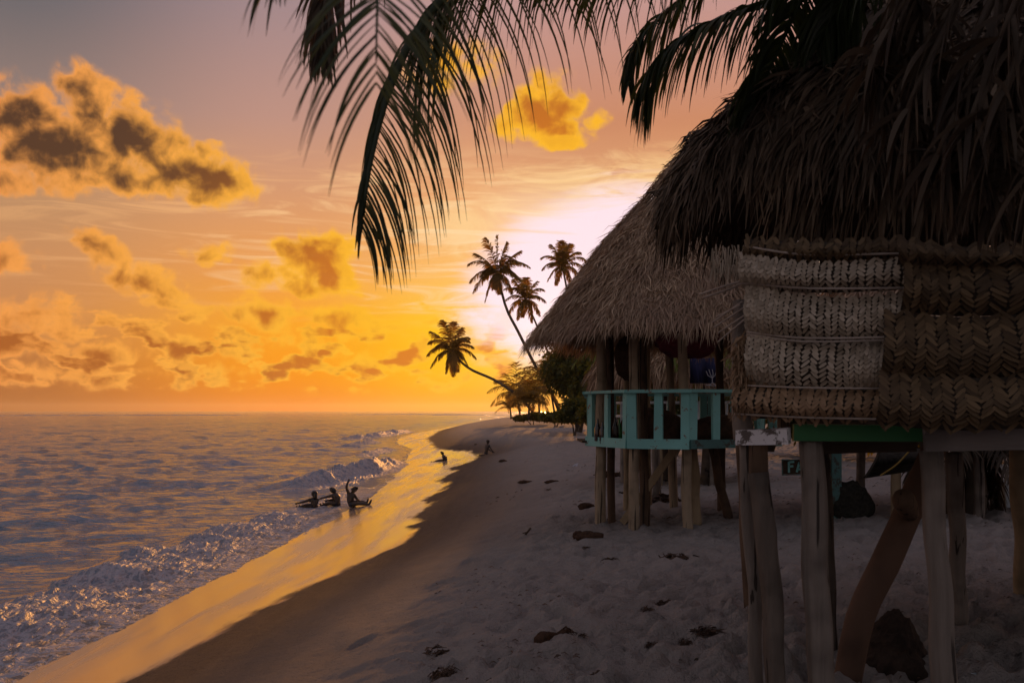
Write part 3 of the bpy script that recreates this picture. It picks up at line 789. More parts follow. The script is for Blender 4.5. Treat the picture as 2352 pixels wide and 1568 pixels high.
# ================================================================ NEAR HUT
def post(name, a, b, r0, r1, m, parent, n=14, bend=0.012, seed=0, rough=0.10):
    rnd = random.Random(seed); a = Vector(a); b = Vector(b); k = max(14, int((a - b).length / .07)); n = max(n, 18)
    pts = [a.lerp(b, i / (k - 1)) for i in range(k)]
    for i in range(1, k - 1):
        h = i / (k - 1); w = math.sin(h * math.pi)
        pts[i] += Vector((float(pn(h * 3 + seed, seed * 1.3)), float(pn(seed * 2.1, h * 3 + seed)), 0)) * bend * 3 * w
    mb = MB(); mb.tube(pts, [(r0 + (r1 - r0) * i / (k - 1)) for i in range(k)], n, True)
    V = mb.v; kn = [(rnd.random(), rnd.uniform(0, 6.28)) for _ in range(4)]
    for i in range(k):
        c = pts[i]; h = i / (k - 1); L = (a - b).length
        for j in range(n):
            an = 2 * math.pi * j / n; q = Vector(V[i * n + j])
            f = 1 + rough * (1.6 * float(pn(math.cos(an) * 1.1 + seed, math.sin(an) * 1.1 + h * L * 1.3)) + 0.8 * float(pn(math.cos(an) * 3.2 + seed, math.sin(an) * 3.2 + h * L * .8)))
            for kh, ka in kn: f += .13 * math.exp(-((h - kh) * L / .05) ** 2 - (math.atan2(math.sin(an - ka), math.cos(an - ka)) / .35) ** 2)
            V[i * n + j] = tuple(c + (q - c) * f)
    return mb.build(name, m, parent, smooth=True)
def ground_hit(X, Y, dguess=6):
    "world point where the sight line through (X, Y) meets the sand"
    d = dguess
    for _ in range(30):
        p = P(X, Y, d); z = float(ground_base(np.array([p.x]), np.array([p.y]))[0])
        d = d * 0.5 + 0.5 * (EYE - z) * F / (Y - 943)
    p = P(X, Y, d); p.z = gz(p.x, p.y); return p
def foot_at(X, d, sink=0.12):
    x = (X - 1176) / F * d; return Vector((x, d, gz(x, d) - sink))

h1 = empty("thatched_beach_hut", (3.4, 6.4, 1.4))
tag(h1, "thatched beach hut on tall stilts with lowered woven blinds and a green beam", "hut", "stilted beach huts")
prof1 = [(0.0, 6.5), (.52, 5.42), (.8, 4.84), (.906, 4.66), (0.985, 4.40), (1.005, 4.24)]
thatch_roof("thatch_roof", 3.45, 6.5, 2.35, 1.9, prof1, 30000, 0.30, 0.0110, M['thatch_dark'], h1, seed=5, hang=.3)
# long loose leaves that hang over the blinds
rs = np.random.RandomState(4); n = 1500
th = rs.uniform(math.pi * 1.17, math.pi * 1.95, n)
p0 = np.stack([3.45 + 2.36 * np.cos(th) * rs.uniform(.9, 1.0, n), 6.5 + 1.92 * np.sin(th) * rs.uniform(.9, 1.0, n), rs.uniform(3.85, 4.35, n)], -1)
k = 6; t = np.linspace(0, 1, k); ln = rs.uniform(0.2, 0.48, n)
out = np.stack([np.cos(th), np.sin(th), 0 * th], -1); sw = rs.normal(0, 0.16, (n, 3)); sw[:, 2] = 0
C = p0[:, None] + np.array([0, 0, -1.0]) * (ln[:, None] * t)[..., None] + (out * 0.10 + sw * ln[:, None])[:, None] * (t * (1.4 - .5 * t))[None, :, None]
Wd = unit(np.stack([-np.sin(th), np.cos(th), 0 * th], -1) + rs.normal(0, .6, (n, 3)))
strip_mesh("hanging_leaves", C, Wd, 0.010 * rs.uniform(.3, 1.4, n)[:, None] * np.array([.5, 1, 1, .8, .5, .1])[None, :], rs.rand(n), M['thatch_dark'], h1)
FL = 4.9
# floor edge boards
mb = MB(); mb.beam(P(1694, 1005, 5.1), P(1814, 1001, 4.92), 0.05, 0.078, jit=0.004); mb.build("floor_board", M['white'], h1)['label'] = "peeling white painted floor board at the corner"
mb = MB(); mb.beam(P(1822, 993, 4.94), P(2117, 995, 4.84), 0.05, 0.082, jit=0.003); mb.build("floor_board", M['green'], h1)['label'] = "green painted floor beam"
mb = MB(); mb.beam(P(2122, 1007, 4.70), P(2420, 1003, 4.60), 0.05, 0.115, jit=0.003); mb.build("floor_board", M['greyboard'], h1)['label'] = "bare grey floor beam"
mb = MB(); mb.beam(P(1845, 1025, 5.25), P(2100, 1018, 5.2), 0.09, 0.085, jit=0.003); mb.build("joist", M['joist'], h1)
mb = MB(); mb.beam(P(1758, 1018, 5.35), P(1770, 1010, 8.2), 0.09, 0.09); mb.build("joist", M['joist'], h1)
mb = MB(); mb.box(P(1741, 1055, 5.06), (0.085, 0.07, 0.15), jit=0.003); mb.build("post_block", M['post_brown'], h1)
mb = MB(); mb.box(P(1851, 1027, 5.03), (0.030, 0.04, 0.075), jit=0.003); mb.build("beam_end", M['white'], h1)
# floor slab of planks, seen from below and the side
mb = MB()
for i in range(22):
    x0 = 1.16 + i * 0.205
    y0 = 5.1 if x0 < 1.9 else 4.88; y1 = max(5.3, min(8.2, x0 / .242))
    mb.box((x0 + 0.1, (y0 + y1) / 2 + 0.06, 2.775), (0.196, y1 - y0, 0.03), jit=0.002)
mb.build("floor_deck", M['joist'], h1)
# stilts
stilts1 = [  # top X, top Y, bottom X, bottom d, top d, radius
    (1714, 1018, 1742, 5.25, 5.12, 0.038, 'post'), (1742, 1085, 1806, 4.95, 5.02, 0.054, 'post_dark'), (1862, 1012, 1900, 4.95, 4.98, 0.066, 'post'),
    (2138, 1034, 2184, 4.80, 4.86, 0.060, 'post'), (2190, 1040, 2210, 6.9, 6.7, 0.062, 'post'), (2338, 1030, 2352, 7.9, 7.4, 0.065, 'post_tan'),
    (1884, 1040, 1913, 6.3, 6.3, 0.055, 'post_dark'), (1700, 1020, 1722, 7.6, 7.6, 0.04, 'post_brown')]
for i, (X0, Y0, X1, d1, d0, r, mk) in enumerate(stilts1):
    post("stilt", P(X0, Y0, d0), foot_at(X1, d1, 0.2), r * .9, r * .95, M[mk], h1, seed=20 + i, rough=0.16, bend=.014, n=26)
# posts of the room, inside the blinds
post("wall_post", P(1709, 1010, 5.16), P(1705, 690, 5.16), 0.052, 0.05, M['post'], h1, seed=41)
for X, d in ((2110, 5.0), (2400, 4.8), (1800, 7.9), (2120, 8.1)):
    post("wall_post", P(X, 1000, d), P(X, 560, d), 0.05, 0.05, M['post_brown'], h1, seed=int(X))
def row(pts, d0): return [P(x, y, d) for x, y, d in pts]
def dd(X): return np.interp(X, [1690, 1815, 2120, 2420], [5.06, 4.86, 4.70, 4.56])
rowsA = [  # upper and lower edges: (X,Y) ... left to right
    ([(1712, 548), (1890, 556), (2078, 548)], [(1708, 583), (1890, 586), (2076, 580)], 'mat_dark'),
    ([(1700, 584), (1780, 596), (1900, 604), (2094, 592)], [(1706, 648), (1780, 655), (1900, 660), (2092, 652)], 'mat_pale'),
    ([(1714, 652), (1800, 672), (1950, 684), (2090, 670)], [(1716, 758), (1800, 770), (1950, 778), (2092, 766)], 'mat_pale'),
    ([(1716, 760), (1800, 776), (1950, 788), (2034, 780)], [(1722, 870), (1800, 880), (1950, 890), (2026, 886)], 'mat_pale'),
    ([(1694, 878), (1800, 890), (1900, 896), (2030, 896)], [(1688, 942), (1800, 950), (1900, 956), (2024, 954)], 'mat_tan')]
bl = []
for i, (tp_, bt_, mk) in enumerate(rowsA):
    o = weave("woven_blind", [P(x, y, dd(x)) for x, y in tp_], [P(x, y + 12, dd(x) + 0.03) for x, y in bt_], 0.09 if i > 0 else 0.05, M[mk], h1, 0.027 if mk == 'mat_pale' else 0.036, 0.025 if mk == 'mat_pale' else .028, 0.012, seed=60 + i,
              strand=(0.038, 0.0092) if mk == 'mat_pale' else (0.052, 0.0105), ang=0.62)
    bl.append(o)
rowsB = [  # right-hand blinds, all in the darker brown weave
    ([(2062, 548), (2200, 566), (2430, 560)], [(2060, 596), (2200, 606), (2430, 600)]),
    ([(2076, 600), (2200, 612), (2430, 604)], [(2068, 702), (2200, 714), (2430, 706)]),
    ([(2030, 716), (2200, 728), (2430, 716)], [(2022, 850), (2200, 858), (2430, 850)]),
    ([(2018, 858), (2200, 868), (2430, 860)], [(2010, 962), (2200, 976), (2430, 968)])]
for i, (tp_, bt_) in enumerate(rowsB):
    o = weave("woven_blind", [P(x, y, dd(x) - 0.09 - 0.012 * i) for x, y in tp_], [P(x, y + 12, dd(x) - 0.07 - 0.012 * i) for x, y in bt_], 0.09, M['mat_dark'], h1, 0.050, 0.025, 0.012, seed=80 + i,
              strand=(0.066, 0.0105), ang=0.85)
    o['label'] = "darker brown woven blind"
# cane rods along the seams, sticking out past the left edge
def rod(pts, r=0.006, name="cane_rod", m=None):
    mb = MB(); mb.tube(spline(pts, 14), r, 6); mb.build(name, m or M['cane'], h1, smooth=True)
rod([P(1712, 566, 5.0), P(1850, 584, 4.84), P(2080, 582, 4.70)])
rod([P(1614, 684, 5.25), P(1680, 662, 5.1), P(1716, 650, 5.0), P(1850, 662, 4.80), P(2092, 661, 4.66)])
rod([P(1606, 676, 5.26), P(1670, 655, 5.1), P(1716, 642, 5.0)], 0.0055)
rod([P(1716, 762, 5.0), P(1850, 776, 4.80), P(2070, 774, 4.66)])
rod([P(1716, 768, 5.0), P(1850, 784, 4.80), P(2064, 780, 4.67)], 0.005)
rod([P(1690, 884, 5.02), P(1850, 890, 4.80), P(2026, 892, 4.70)], 0.005)
rod([P(1686, 950, 5.02), P(1850, 958, 4.82), P(2100, 964, 4.66)], 0.006)
for a, b_ in (((1638, 739), (1706, 692)), ((1640, 752), (1712, 704)), ((1650, 764), (1716, 720)), ((1648, 786), (1714, 730)), ((1645, 728), (1700, 700))):
    rod([P(*a, 5.2), P(*b_, 5.02)], 0.0045)
for a, b_ in (((2262, 268), (2370, 214)), ((2284, 308), (2380, 262)), ((2312, 388), (2400, 340))):
    rod([P(*a, 4.0), P(*b_, 3.9)], 0.008)
mb = MB(); mb.beam(P(2292, 212, 4.1), P(2460, 200, 4.0), 0.04, 0.10); mb.build("wall_plate", M['post_tan'], h1)
# ragged end of the blinds by the left post
rs = np.random.RandomState(9); n = 420
p0 = np.array([tuple(P(rs.uniform(1690, 1722), rs.uniform(770, 930), 5.0)) for _ in range(n)]); t = np.linspace(0, 1, 4)
dv = unit(np.stack([rs.normal(-.25, .5, n), rs.normal(-.3, .3, n), rs.normal(-.8, .5, n)], -1)); ln = rs.uniform(.03, .10, n)
C = p0[:, None] + dv[:, None] * (ln[:, None] * t)[..., None]; C[..., 2] -= .02 * t ** 2
strip_mesh("frayed_edge", C, unit(rs.normal(0, 1, (n, 3))), 0.007 * np.array([1, 1, .7, .2])[None, :] * np.ones((n, 1)), rs.rand(n), M['mat_tan'], h1)
# pale torn strips that hang left of the top blinds
n = 70; p0 = np.array([tuple(P(rs.uniform(1632, 1712), rs.uniform(560, 610), 5.15)) for _ in range(n)])
C = p0[:, None] + np.array([0.0, 0, -1]) * (rs.uniform(.06, .15, n)[:, None] * t)[..., None] + rs.normal(0, .012, (n, 1, 3)) * t[None, :, None]
strip_mesh("torn_leaves", C, unit(np.array([1.0, 0, 0]) + rs.normal(0, .4, (n, 3))), 0.0035 * np.array([1, 1, .7, .2])[None, :] * np.ones((n, 1)), rs.rand(n), M['mat_pale'], h1)

# ================================================================ SECOND HUT (blue green railing)
h2 = empty("thatched_beach_hut", (2.4, 14.0, 1.3))
tag(h2, "open thatched hut on log stilts with a turquoise wooden railing round its floor", "hut", "stilted beach huts")
prof2 = [(0, 6.5), (.26, 5.78), (.576, 5.04), (.81, 4.42), (.97, 3.98), (1.02, 3.86)]
thatch_roof("thatch_roof", 2.45, 14.0, 2.1, 2.1, prof2, 40000, 0.27, 0.0065, M['thatch'], h2, seed=15)
corn = [P(1348, 0, 13.9), P(1441, 0, 12.85), P(1585, 0, 12.55), P(1705, 0, 12.9)]
corn = [Vector((c.x, c.y, 0)) for c in corn] + [Vector((3.75, 13.9, 0)), Vector((3.75, 14.9, 0)), Vector((3.1, 15.7, 0)), Vector((1.9, 15.7, 0)), Vector((1.15, 15.0, 0))]
ztop, zbot = 3.05, 2.41
def at_z(v, z): return Vector((v.x, v.y, z))
nC = len(corn)
for i in range(nC):
    a = corn[i]; b_ = corn[(i + 1) % nC]; L = (b_ - a).length; dirn = (b_ - a).normalized()
    old = i == 2
    mm = M['teal']
    mb = MB(); mb.beam(at_z(a - dirn * 0.03, ztop - (0.04 if i in (8,) else 0)), at_z(b_ + dirn * .03, ztop), 0.11, 0.040, jit=0.004); mb.build("top_rail", mm, h2)
    mb = MB(); mb.beam(at_z(a, zbot - 0.035), at_z(b_ - dirn * .01, zbot - 0.035), 0.045, 0.125 if not old else 0.11, jit=0.005); mb.build("floor_board", M['tealold'] if old else mm, h2)
    nb = 3 if L > 0.6 else 2
    for k in range(nb):
        q = a.lerp(b_, (0.07 + 0.86 * k / (nb - 1)))
        mb = MB(); inn = Vector((-dirn.y, dirn.x, 0)) * 0.02
        mb.beam(at_z(q + inn, zbot + 0.012), at_z(q + inn, ztop - 0.02), 0.045, 0.115, up=tuple(dirn), jit=0.008); mb.build("baluster", mm, h2)
mb = MB()
for i in range(13):
    x0 = 0.98 + i * 0.215; y0 = np.interp(x0, [0.95, 1.5, 2.25, 3, 3.75], [13.9, 12.95, 12.65, 13.0, 13.9]); y1 = np.interp(x0, [0.95, 1.5, 3.1, 3.75], [14.9, 15.5, 15.6, 14.9])
    mb.box((x0 + .1, (y0 + y1) / 2, 2.37), (0.208, y1 - y0, 0.03))
mb.build("floor_deck", M['joist'], h2)
# log stilts that carry on up to the roof, in pairs
def P2(X, Y, d): return P(X, Y, d)
st2 = [(1382, 765, 1378, 1232, 13.75, .084, 'hut_post'), (1400, 770, 1406, 1208, 14.0, .062, 'post_brown'), (1456, 765, 1456, 1226, 12.95, .080, 'hut_post'), (1474, 775, 1482, 1175, 13.35, .075, 'post_brown'),
       (1566, 765, 1582, 1204, 12.8, .072, 'hut_post'), (1590, 1010, 1603, 1190, 13.4, .075, 'post_tan'), (1652, 780, 1658, 1150, 14.9, .07, 'post_brown'), (1632, 1010, 1677, 1150, 14.2, .075, 'post_brown'),
       (1437, 800, 1440, 1125, 15.6, .062, 'post_tan'), (1537, 790, 1548, 1110, 15.7, .075, 'hut_post'), (1505, 1010, 1510, 1080, 17.0, .085, 'post'), (1487, 790, 1490, 1090, 16.3, .06, 'post_tan')]
for i, (X0, Y0, X1, Y1, d, r, mk) in enumerate(st2):
    b0 = foot_at(X1, d, 0.15)
    post("stilt", P(X0, Y0, d), b0, r * .82, r * .9, M[mk], h2, seed=100 + i)
mb = MB(); mb.beam(P(1560, 1018, 13.1), P(1430, 1200, 13.5), 0.04, 0.10); mb.build("brace", M['post_tan'], h2)
# loose leaf tips at the top of its roof line
mb = MB()
for a in range(5):
    q = P(1512 + a * 7, 452 - a * 2, 13.2); mb.tube(spline([q, q + Vector((-.12, 0, .06)), q + Vector((-.2 - .03 * a, 0, .02 - .05 * a))], 6), [.012, .012, .01, .009, .006, .003], 4)
mb.build("loose_leaves", M['thatch_dark'], h2)

# things kept on its floor and hung in it
def soft(name, c, rad, m, seed, label, cat, rot=0, sub=4, amp=0.22, flat=True, group=None, parent=None):
    bm = bmesh.new(); bmesh.ops.create_icosphere(bm, subdivisions=sub, radius=1.0)
    co = np.array([v.co[:] for v in bm.verts])
    dsp = 1 + amp * fbm(co[:, 0] * 1.6 + seed, co[:, 1] * 1.6 + co[:, 2] * 1.9, 4, seed)
    for v, k_ in zip(bm.verts, dsp):
        v.co = v.co * k_
        if flat and v.co.z < -0.35: v.co.z = -0.35 + (v.co.z + .35) * 0.1
        v.co = Vector((v.co.x * rad[0], v.co.y * rad[1], v.co.z * rad[2]))
        v.co.rotate(Matrix.Rotation(rot, 3, 'Z'))
    me = bpy.data.meshes.new(name); bm.to_mesh(me); bm.free(); me.materials.append(m)
    me.polygons.foreach_set('use_smooth', [True] * len(me.polygons))
    o = bpy.data.objects.new(name, me); o.location = c; link(o, parent)
    if cat: tag(o, label, cat, group)
    return o
soft("blanket_heap", (1.95, 13.9, 2.50), (0.42, 0.45, 0.34), M['blanket'], 3, "brown blanket heaped in a mound behind the turquoise balusters", "blanket")
soft("mattress_roll", (2.85, 13.7, 2.48), (0.48, 0.4, 0.26), M['blanket'], 8, "low dark bedding roll between the two middle turquoise balusters and the next", "bedding")
o = soft("mosquito_net", (2.35, 13.3, 3.72), (0.42, 0.35, 0.22), M['net'], 5, "dark red mosquito net bundled up under the thatch of the railed hut", "mosquito net", flat=False)
soft("thatch_bundle", (1.62, 13.8, 3.55), (0.20, 0.3, 0.32), M['husk'], 12, "dark bundle hanging under the eave between the first two posts of the railed hut", "bundle", flat=False)
def bottle(c, m, label, h=0.24, r=0.033):
    mb = MB(); c = Vector(c)
    zs = [0, .01, .14, .165, .2, .235, .24]; rs_ = [r * .9, r, r, r * .7, r * .38, r * .36, r * .3]
    mb.tube([c + Vector((0, 0, z * h / .24)) for z in zs], rs_, 12)
    o = mb.build("bottle", m, None, smooth=True); tag(o, label, "bottle", "drink bottles on the railed floor")
bottle((1.17, 13.6, 2.388), M['glass_brown'], "dark brown bottle inside the leftmost gap of the turquoise railing", 0.30, .045)
bottle((1.225, 13.5, 2.388), M['glass_brown'], "dark brown bottle close beside the first turquoise post, the right one of two", 0.26, .04)
bottle((1.40, 13.5, 2.388), M['glass_brown'], "dark brown bottle in the second gap of the railing beside a green one", 0.32, .045)
bottle((1.46, 13.55, 2.388), M['glass_green'], "bright green bottle catching the light in the second gap of the railing", 0.30, .04)
bottle((3.02, 13.15, 2.388), M['crate'], "clear plastic bottle standing by the rightmost visible turquoise baluster", 0.26, .035)
# cloths on a line behind
def cloth(X0, X1, Y0, Y1, d, label, marks):
    n_ = 10; mb = MB()
    for i in range(n_):
        xa = X0 + (X1 - X0) * i / n_; xb = X0 + (X1 - X0) * (i + 1) / n_
        oa = 0.04 * math.sin(i * 1.3); ob = 0.04 * math.sin((i + 1) * 1.3)
        q = [P(xa, Y0, d) + Vector((0, oa, 0)), P(xb, Y0, d) + Vector((0, ob, 0)), P(xb, Y1, d) + Vector((0, ob * 1.5, 0)), P(xa, Y1, d) + Vector((0, oa * 1.5, 0))]
        q2 = [v + Vector((0, 0.012, 0)) for v in q]
        mb.add(q + q2, [(0, 1, 2, 3), (7, 6, 5, 4), (0, 4, 5, 1), (2, 6, 7, 3)])
    o = mb.build("hanging_cloth", M['sarong'], None, smooth=True); tag(o, label, "cloth", "dark blue cloths hung behind the railed hut")
    for s_ in marks:
        mb = MB(); mb.tube([P(x, y, d - 0.09) for x, y in s_], 0.007, 5)
        mb.build("printed_line", M['whitecloth'], o)
cloth(1438, 1462, 838, 905, 17.5, "dark blue cloth with white stripes hanging between the two left post pairs", [[(1440, 850), (1452, 846)], [(1440, 862), (1454, 862)], [(1440, 872), (1454, 872)], [(1440, 883), (1452, 885)], [(1442, 842), (1448, 836)]])
cloth(1585, 1650, 822, 880, 18.0, "dark blue cloth with a white tree print behind the right post of the railed hut",
      [[(1622, 852), (1626, 862), (1636, 868), (1642, 862), (1646, 850)], [(1628, 848), (1632, 860), (1636, 868)], [(1636, 848), (1638, 858), (1637, 868)], [(1636, 868), (1636, 880)], [(1622, 884), (1648, 886)], [(1630, 884), (1636, 878), (1644, 885)]])

# ================================================================ THIRD HUT and the one behind the near hut
def small_hut(cx, cy, r, eave, top, floor, label, seed, posts=8, rail=None, nst=7000):
    gz0 = gz(cx, cy)
    h = empty("thatched_beach_hut", (cx, cy, gz0)); tag(h, label, "hut", "stilted beach huts")
    thatch_roof("thatch_roof", cx, cy, r, r, [(0, top), (.3, top - (top - eave) * .26), (.7, eave + (top - eave) * .3), (1.0, eave), (1.03, eave - .25)], nst, 0.36, 0.014, M['thatch'], h, seed=seed)
    for i in range(posts):
        a = 2 * math.pi * (i + .3) / posts; x = cx + r * .72 * math.cos(a); y = cy + r * .72 * math.sin(a)
        post("stilt", (x, y, eave + 0.25), (x, y, gz(x, y) - .15), .06, .07, M['post_tan' if i % 2 else 'post'], h, n=10, seed=seed + i)
    mb = MB(); nn_ = 16
    ring = [(cx + r * .8 * math.cos(2 * math.pi * k / nn_), cy + r * .8 * math.sin(2 * math.pi * k / nn_)) for k in range(nn_)]
    mb.add([(x, y, floor) for x, y in ring] + [(x, y, floor - .12) for x, y in ring], [tuple(range(nn_)), tuple(range(2 * nn_ - 1, nn_ - 1, -1))] + [(k, k + nn_, (k + 1) % nn_ + nn_, (k + 1) % nn_) for k in range(nn_)])
    mb.build("floor_deck", M['joist'], h)
    if rail:
        for k in range(nn_):
            a = Vector(ring[k] + (0,)); b_ = Vector(ring[(k + 1) % nn_] + (0,))
            mb = MB(); mb.beam(at_z(a, floor + .62), at_z(b_, floor + .62), .06, .05); mb.beam(at_z(a, floor + .34), at_z(b_, floor + .34), .04, .05); mb.build("rail", rail, h)
            mb = MB(); mb.beam(at_z(a, floor + .01), at_z(a, floor + .595), .05, .05, up=(1, 0, 0)); mb.build("baluster", rail, h)
    return h
small_hut(3.75, 21.6, 1.95, 3.75, 6.1, 2.35, "weathered purple-grey thatched hut seen between the posts of the turquoise railed hut", 201, rail=M['crate'])
small_hut(5.9, 14.6, 1.9, 3.7, 6.0, 2.66, "dark thatched hut standing behind the near hut, a painted sign under its floor", 231)
# painted sign on it
sg = empty("painted_sign", P(1852, 1072, 14.0))
tag(sg, "dark board sign with teal frame and teal capital letters beginning F A", "sign")
mb = MB(); mb.beam(P(1796, 1072, 14.0), P(1914, 1070, 14.0), 0.03, 0.20); mb.build("board", M['joist'], sg)
mb = MB()
for a, b_ in (((1796, 1056), (1914, 1054)), ((1796, 1090), (1914, 1088)), ((1797, 1058), (1797, 1088)), ((1913, 1056), (1913, 1086))):
    mb.beam(P(*a, 13.97), P(*b_, 13.97), 0.02, 0.014, up=(0, 0, 1) if a[1] == b_[1] or abs(a[0] - b_[0]) > 5 else (1, 0, 0))
mb.build("frame", M['tealold'], sg)
mb = MB()
def stroke(pts, w=0.028):
    for a, b_ in zip(pts[:-1], pts[1:]):
        mb.beam(P(*a, 13.975), P(*b_, 13.975), 0.01, w, up=(0, 0, 1) if abs(a[0] - b_[0]) > abs(a[1] - b_[1]) else (1, 0, 0))
stroke([(1812, 1085), (1812, 1060)]); stroke([(1812, 1061), (1824, 1060)]); stroke([(1812, 1071), (1822, 1070)])
mb.build("letter", M['teal'], sg); mb = MB()
stroke([(1830, 1084), (1836, 1060)]); stroke([(1836, 1060), (1843, 1084)]); stroke([(1832, 1077), (1841, 1077)])
mb.build("letter", M['teal'], sg); mb = MB()
stroke([(1898, 1061), (1903, 1072)]); stroke([(1903, 1072), (1898, 1083)])
mb.build("letter", M['teal'], sg)
mb = MB(); mb.beam(foot_at(1921, 13.6), P(1921, 1030, 13.6), 0.13, 0.05, up=(0, 1, 0)); o = mb.build("plank_post", M['tealold']); tag(o, "wide worn teal plank post beside the painted sign", "post")
o = soft("netting_heap", (0, 0, 0), (0.30, 0.22, 0.38), M['netting'], 21, "dark sloping heap of netting leaning on the worn teal plank post", "netting", sub=4, amp=.35)
fp = foot_at(1952, 13.7, 0); o.location = (fp.x, fp.y, fp.z + .12)
# dark cloth slung under the near hut
mb = MB(); nu, nv = 18, 7; g0 = []
for i in range(nu):
    u = i / (nu - 1); topx = 2022 + 100 * u; topy = 1030; boty = 1098 - 20 * u - 50 * max(0, u - .75); botx = 1988 + 130 * u
    for j in range(nv):
        v = j / (nv - 1); g0.append(P(topx + (botx - topx) * v ** 1.5, topy + (boty - topy) * v, 9.2 - 0.25 * math.sin(v * math.pi)))
g1 = [v + Vector((0, .06, 0)) for v in g0]; NN = nu * nv
fs = [(i * nv + j, (i + 1) * nv + j, (i + 1) * nv + j + 1, i * nv + j + 1) for i in range(nu - 1) for j in range(nv - 1)]
mb.add(g0 + g1, fs + [tuple(NN + q for q in reversed(f)) for f in fs] + [(i * nv + nv - 1, (i + 1) * nv + nv - 1, NN + (i + 1) * nv + nv - 1, NN + i * nv + nv - 1) for i in range(nu - 1)] + [(j + 1, j, NN + j, NN + j + 1) for j in range(nv - 1)])
hm = mb.build("hammock", M['netting'], None, smooth=True); tag(hm, "dark green cloth hammock slung low beneath the near hut with a thin yellow rope", "hammock")
mb = MB(); mb.tube(spline([P(2095, 1028, 8.85), P(2060, 1066, 8.8), P(2022, 1092, 8.85)], 10), 0.008, 5); mb.build("rope", M['rope'], hm)

# ================================================================ LOGS, ROCK, PALM STUMP, CRATE
pl = empty("leaning_log", foot_at(1950, 5.7))
tag(pl, "smooth brown log leaning diagonally from the sand up under the near hut", "log")
lg = [foot_at(1938, 5.55, .12), P(1975, 1420, 5.55), P(2030, 1300, 5.62), P(2075, 1200, 5.7), P(2112, 1110, 5.78), P(2150, 1020, 5.85)]
mb = MB(); mb.tube(spline(lg, 16), [.074, .076, .078, .078, .078, .08, .082, .082, .08, .078, .08, .08, .076, .072, .07, .07], 18, True, 0, 0.02); mb.build("trunk", M['log'], pl, smooth=True)
mb = MB(); mb.tube(spline([P(2092, 1180, 5.62), P(2076, 1150, 5.5), P(2074, 1136, 5.46)], 6), [.045, .058, .062, .062, .055, .045], 12, True); mb.build("branch_stub", M['post_brown'], pl, smooth=True)
bm = bmesh.new(); bmesh.ops.create_icosphere(bm, subdivisions=5, radius=1.0)
cR = foot_at(2042, 5.95)
for v in bm.verts:
    z = v.co.z; k_ = 1.05 - 0.62 * max(0, min(1, (z + .5) / 1.5))
    x, y = v.co.x * k_, v.co.y * k_
    nse = 1 + 0.20 * float(pn(x * 2.1 + 3, y * 2.1 + z * 2.3, 4)) + 0.10 * float(pn(x * 6 + 3, y * 6 + z * 6, 9)) + 0.05 * float(pn(x * 15, z * 15 + y * 9, 12))
    v.co = Vector((cR.x + x * nse * .30 + .03 * z, cR.y + y * nse * .26, cR.z + .10 + (z if z > -.5 else -.5) * nse * .33))
me = bpy.data.meshes.new("boulder"); bm.to_mesh(me); bm.free(); me.materials.append(M['rock'])
o = link(bpy.data.objects.new("boulder", me)); tag(o, "dark rough boulder on the sand at the foot of the leaning log", "rock")
# crate
ct = empty("plastic_crate", foot_at(2324, 14.3, 0)); tag(ct, "pale plastic crate with dark slots beside the dead palm stump", "crate")
c0 = foot_at(2324, 14.3, 0); mb = MB()
mb.add([(c0.x + sx * (.15 + .03 * (z > .1)), c0.y + sy * .15, c0.z + z) for z in (0, .36) for sx, sy in ((-1, -1), (1, -1), (1, 1), (-1, 1))], [(0, 1, 5, 4), (1, 2, 6, 5), (2, 3, 7, 6), (3, 0, 4, 7), (3, 2, 1, 0)])
mb.build("box", M['crate'], ct)
mb = MB()
for zz, ww in ((.29, .20), (.23, .17), (.20, .1)): mb.box((c0.x, c0.y - .156, c0.z + zz), (ww, .008, .025))
mb.build("slot", M['dark'], ct)
mb = MB(); mb.box((c0.x, c0.y - .150, c0.z + .345), (.38, .02, .03)); mb.build("rim", M['crate'], ct)
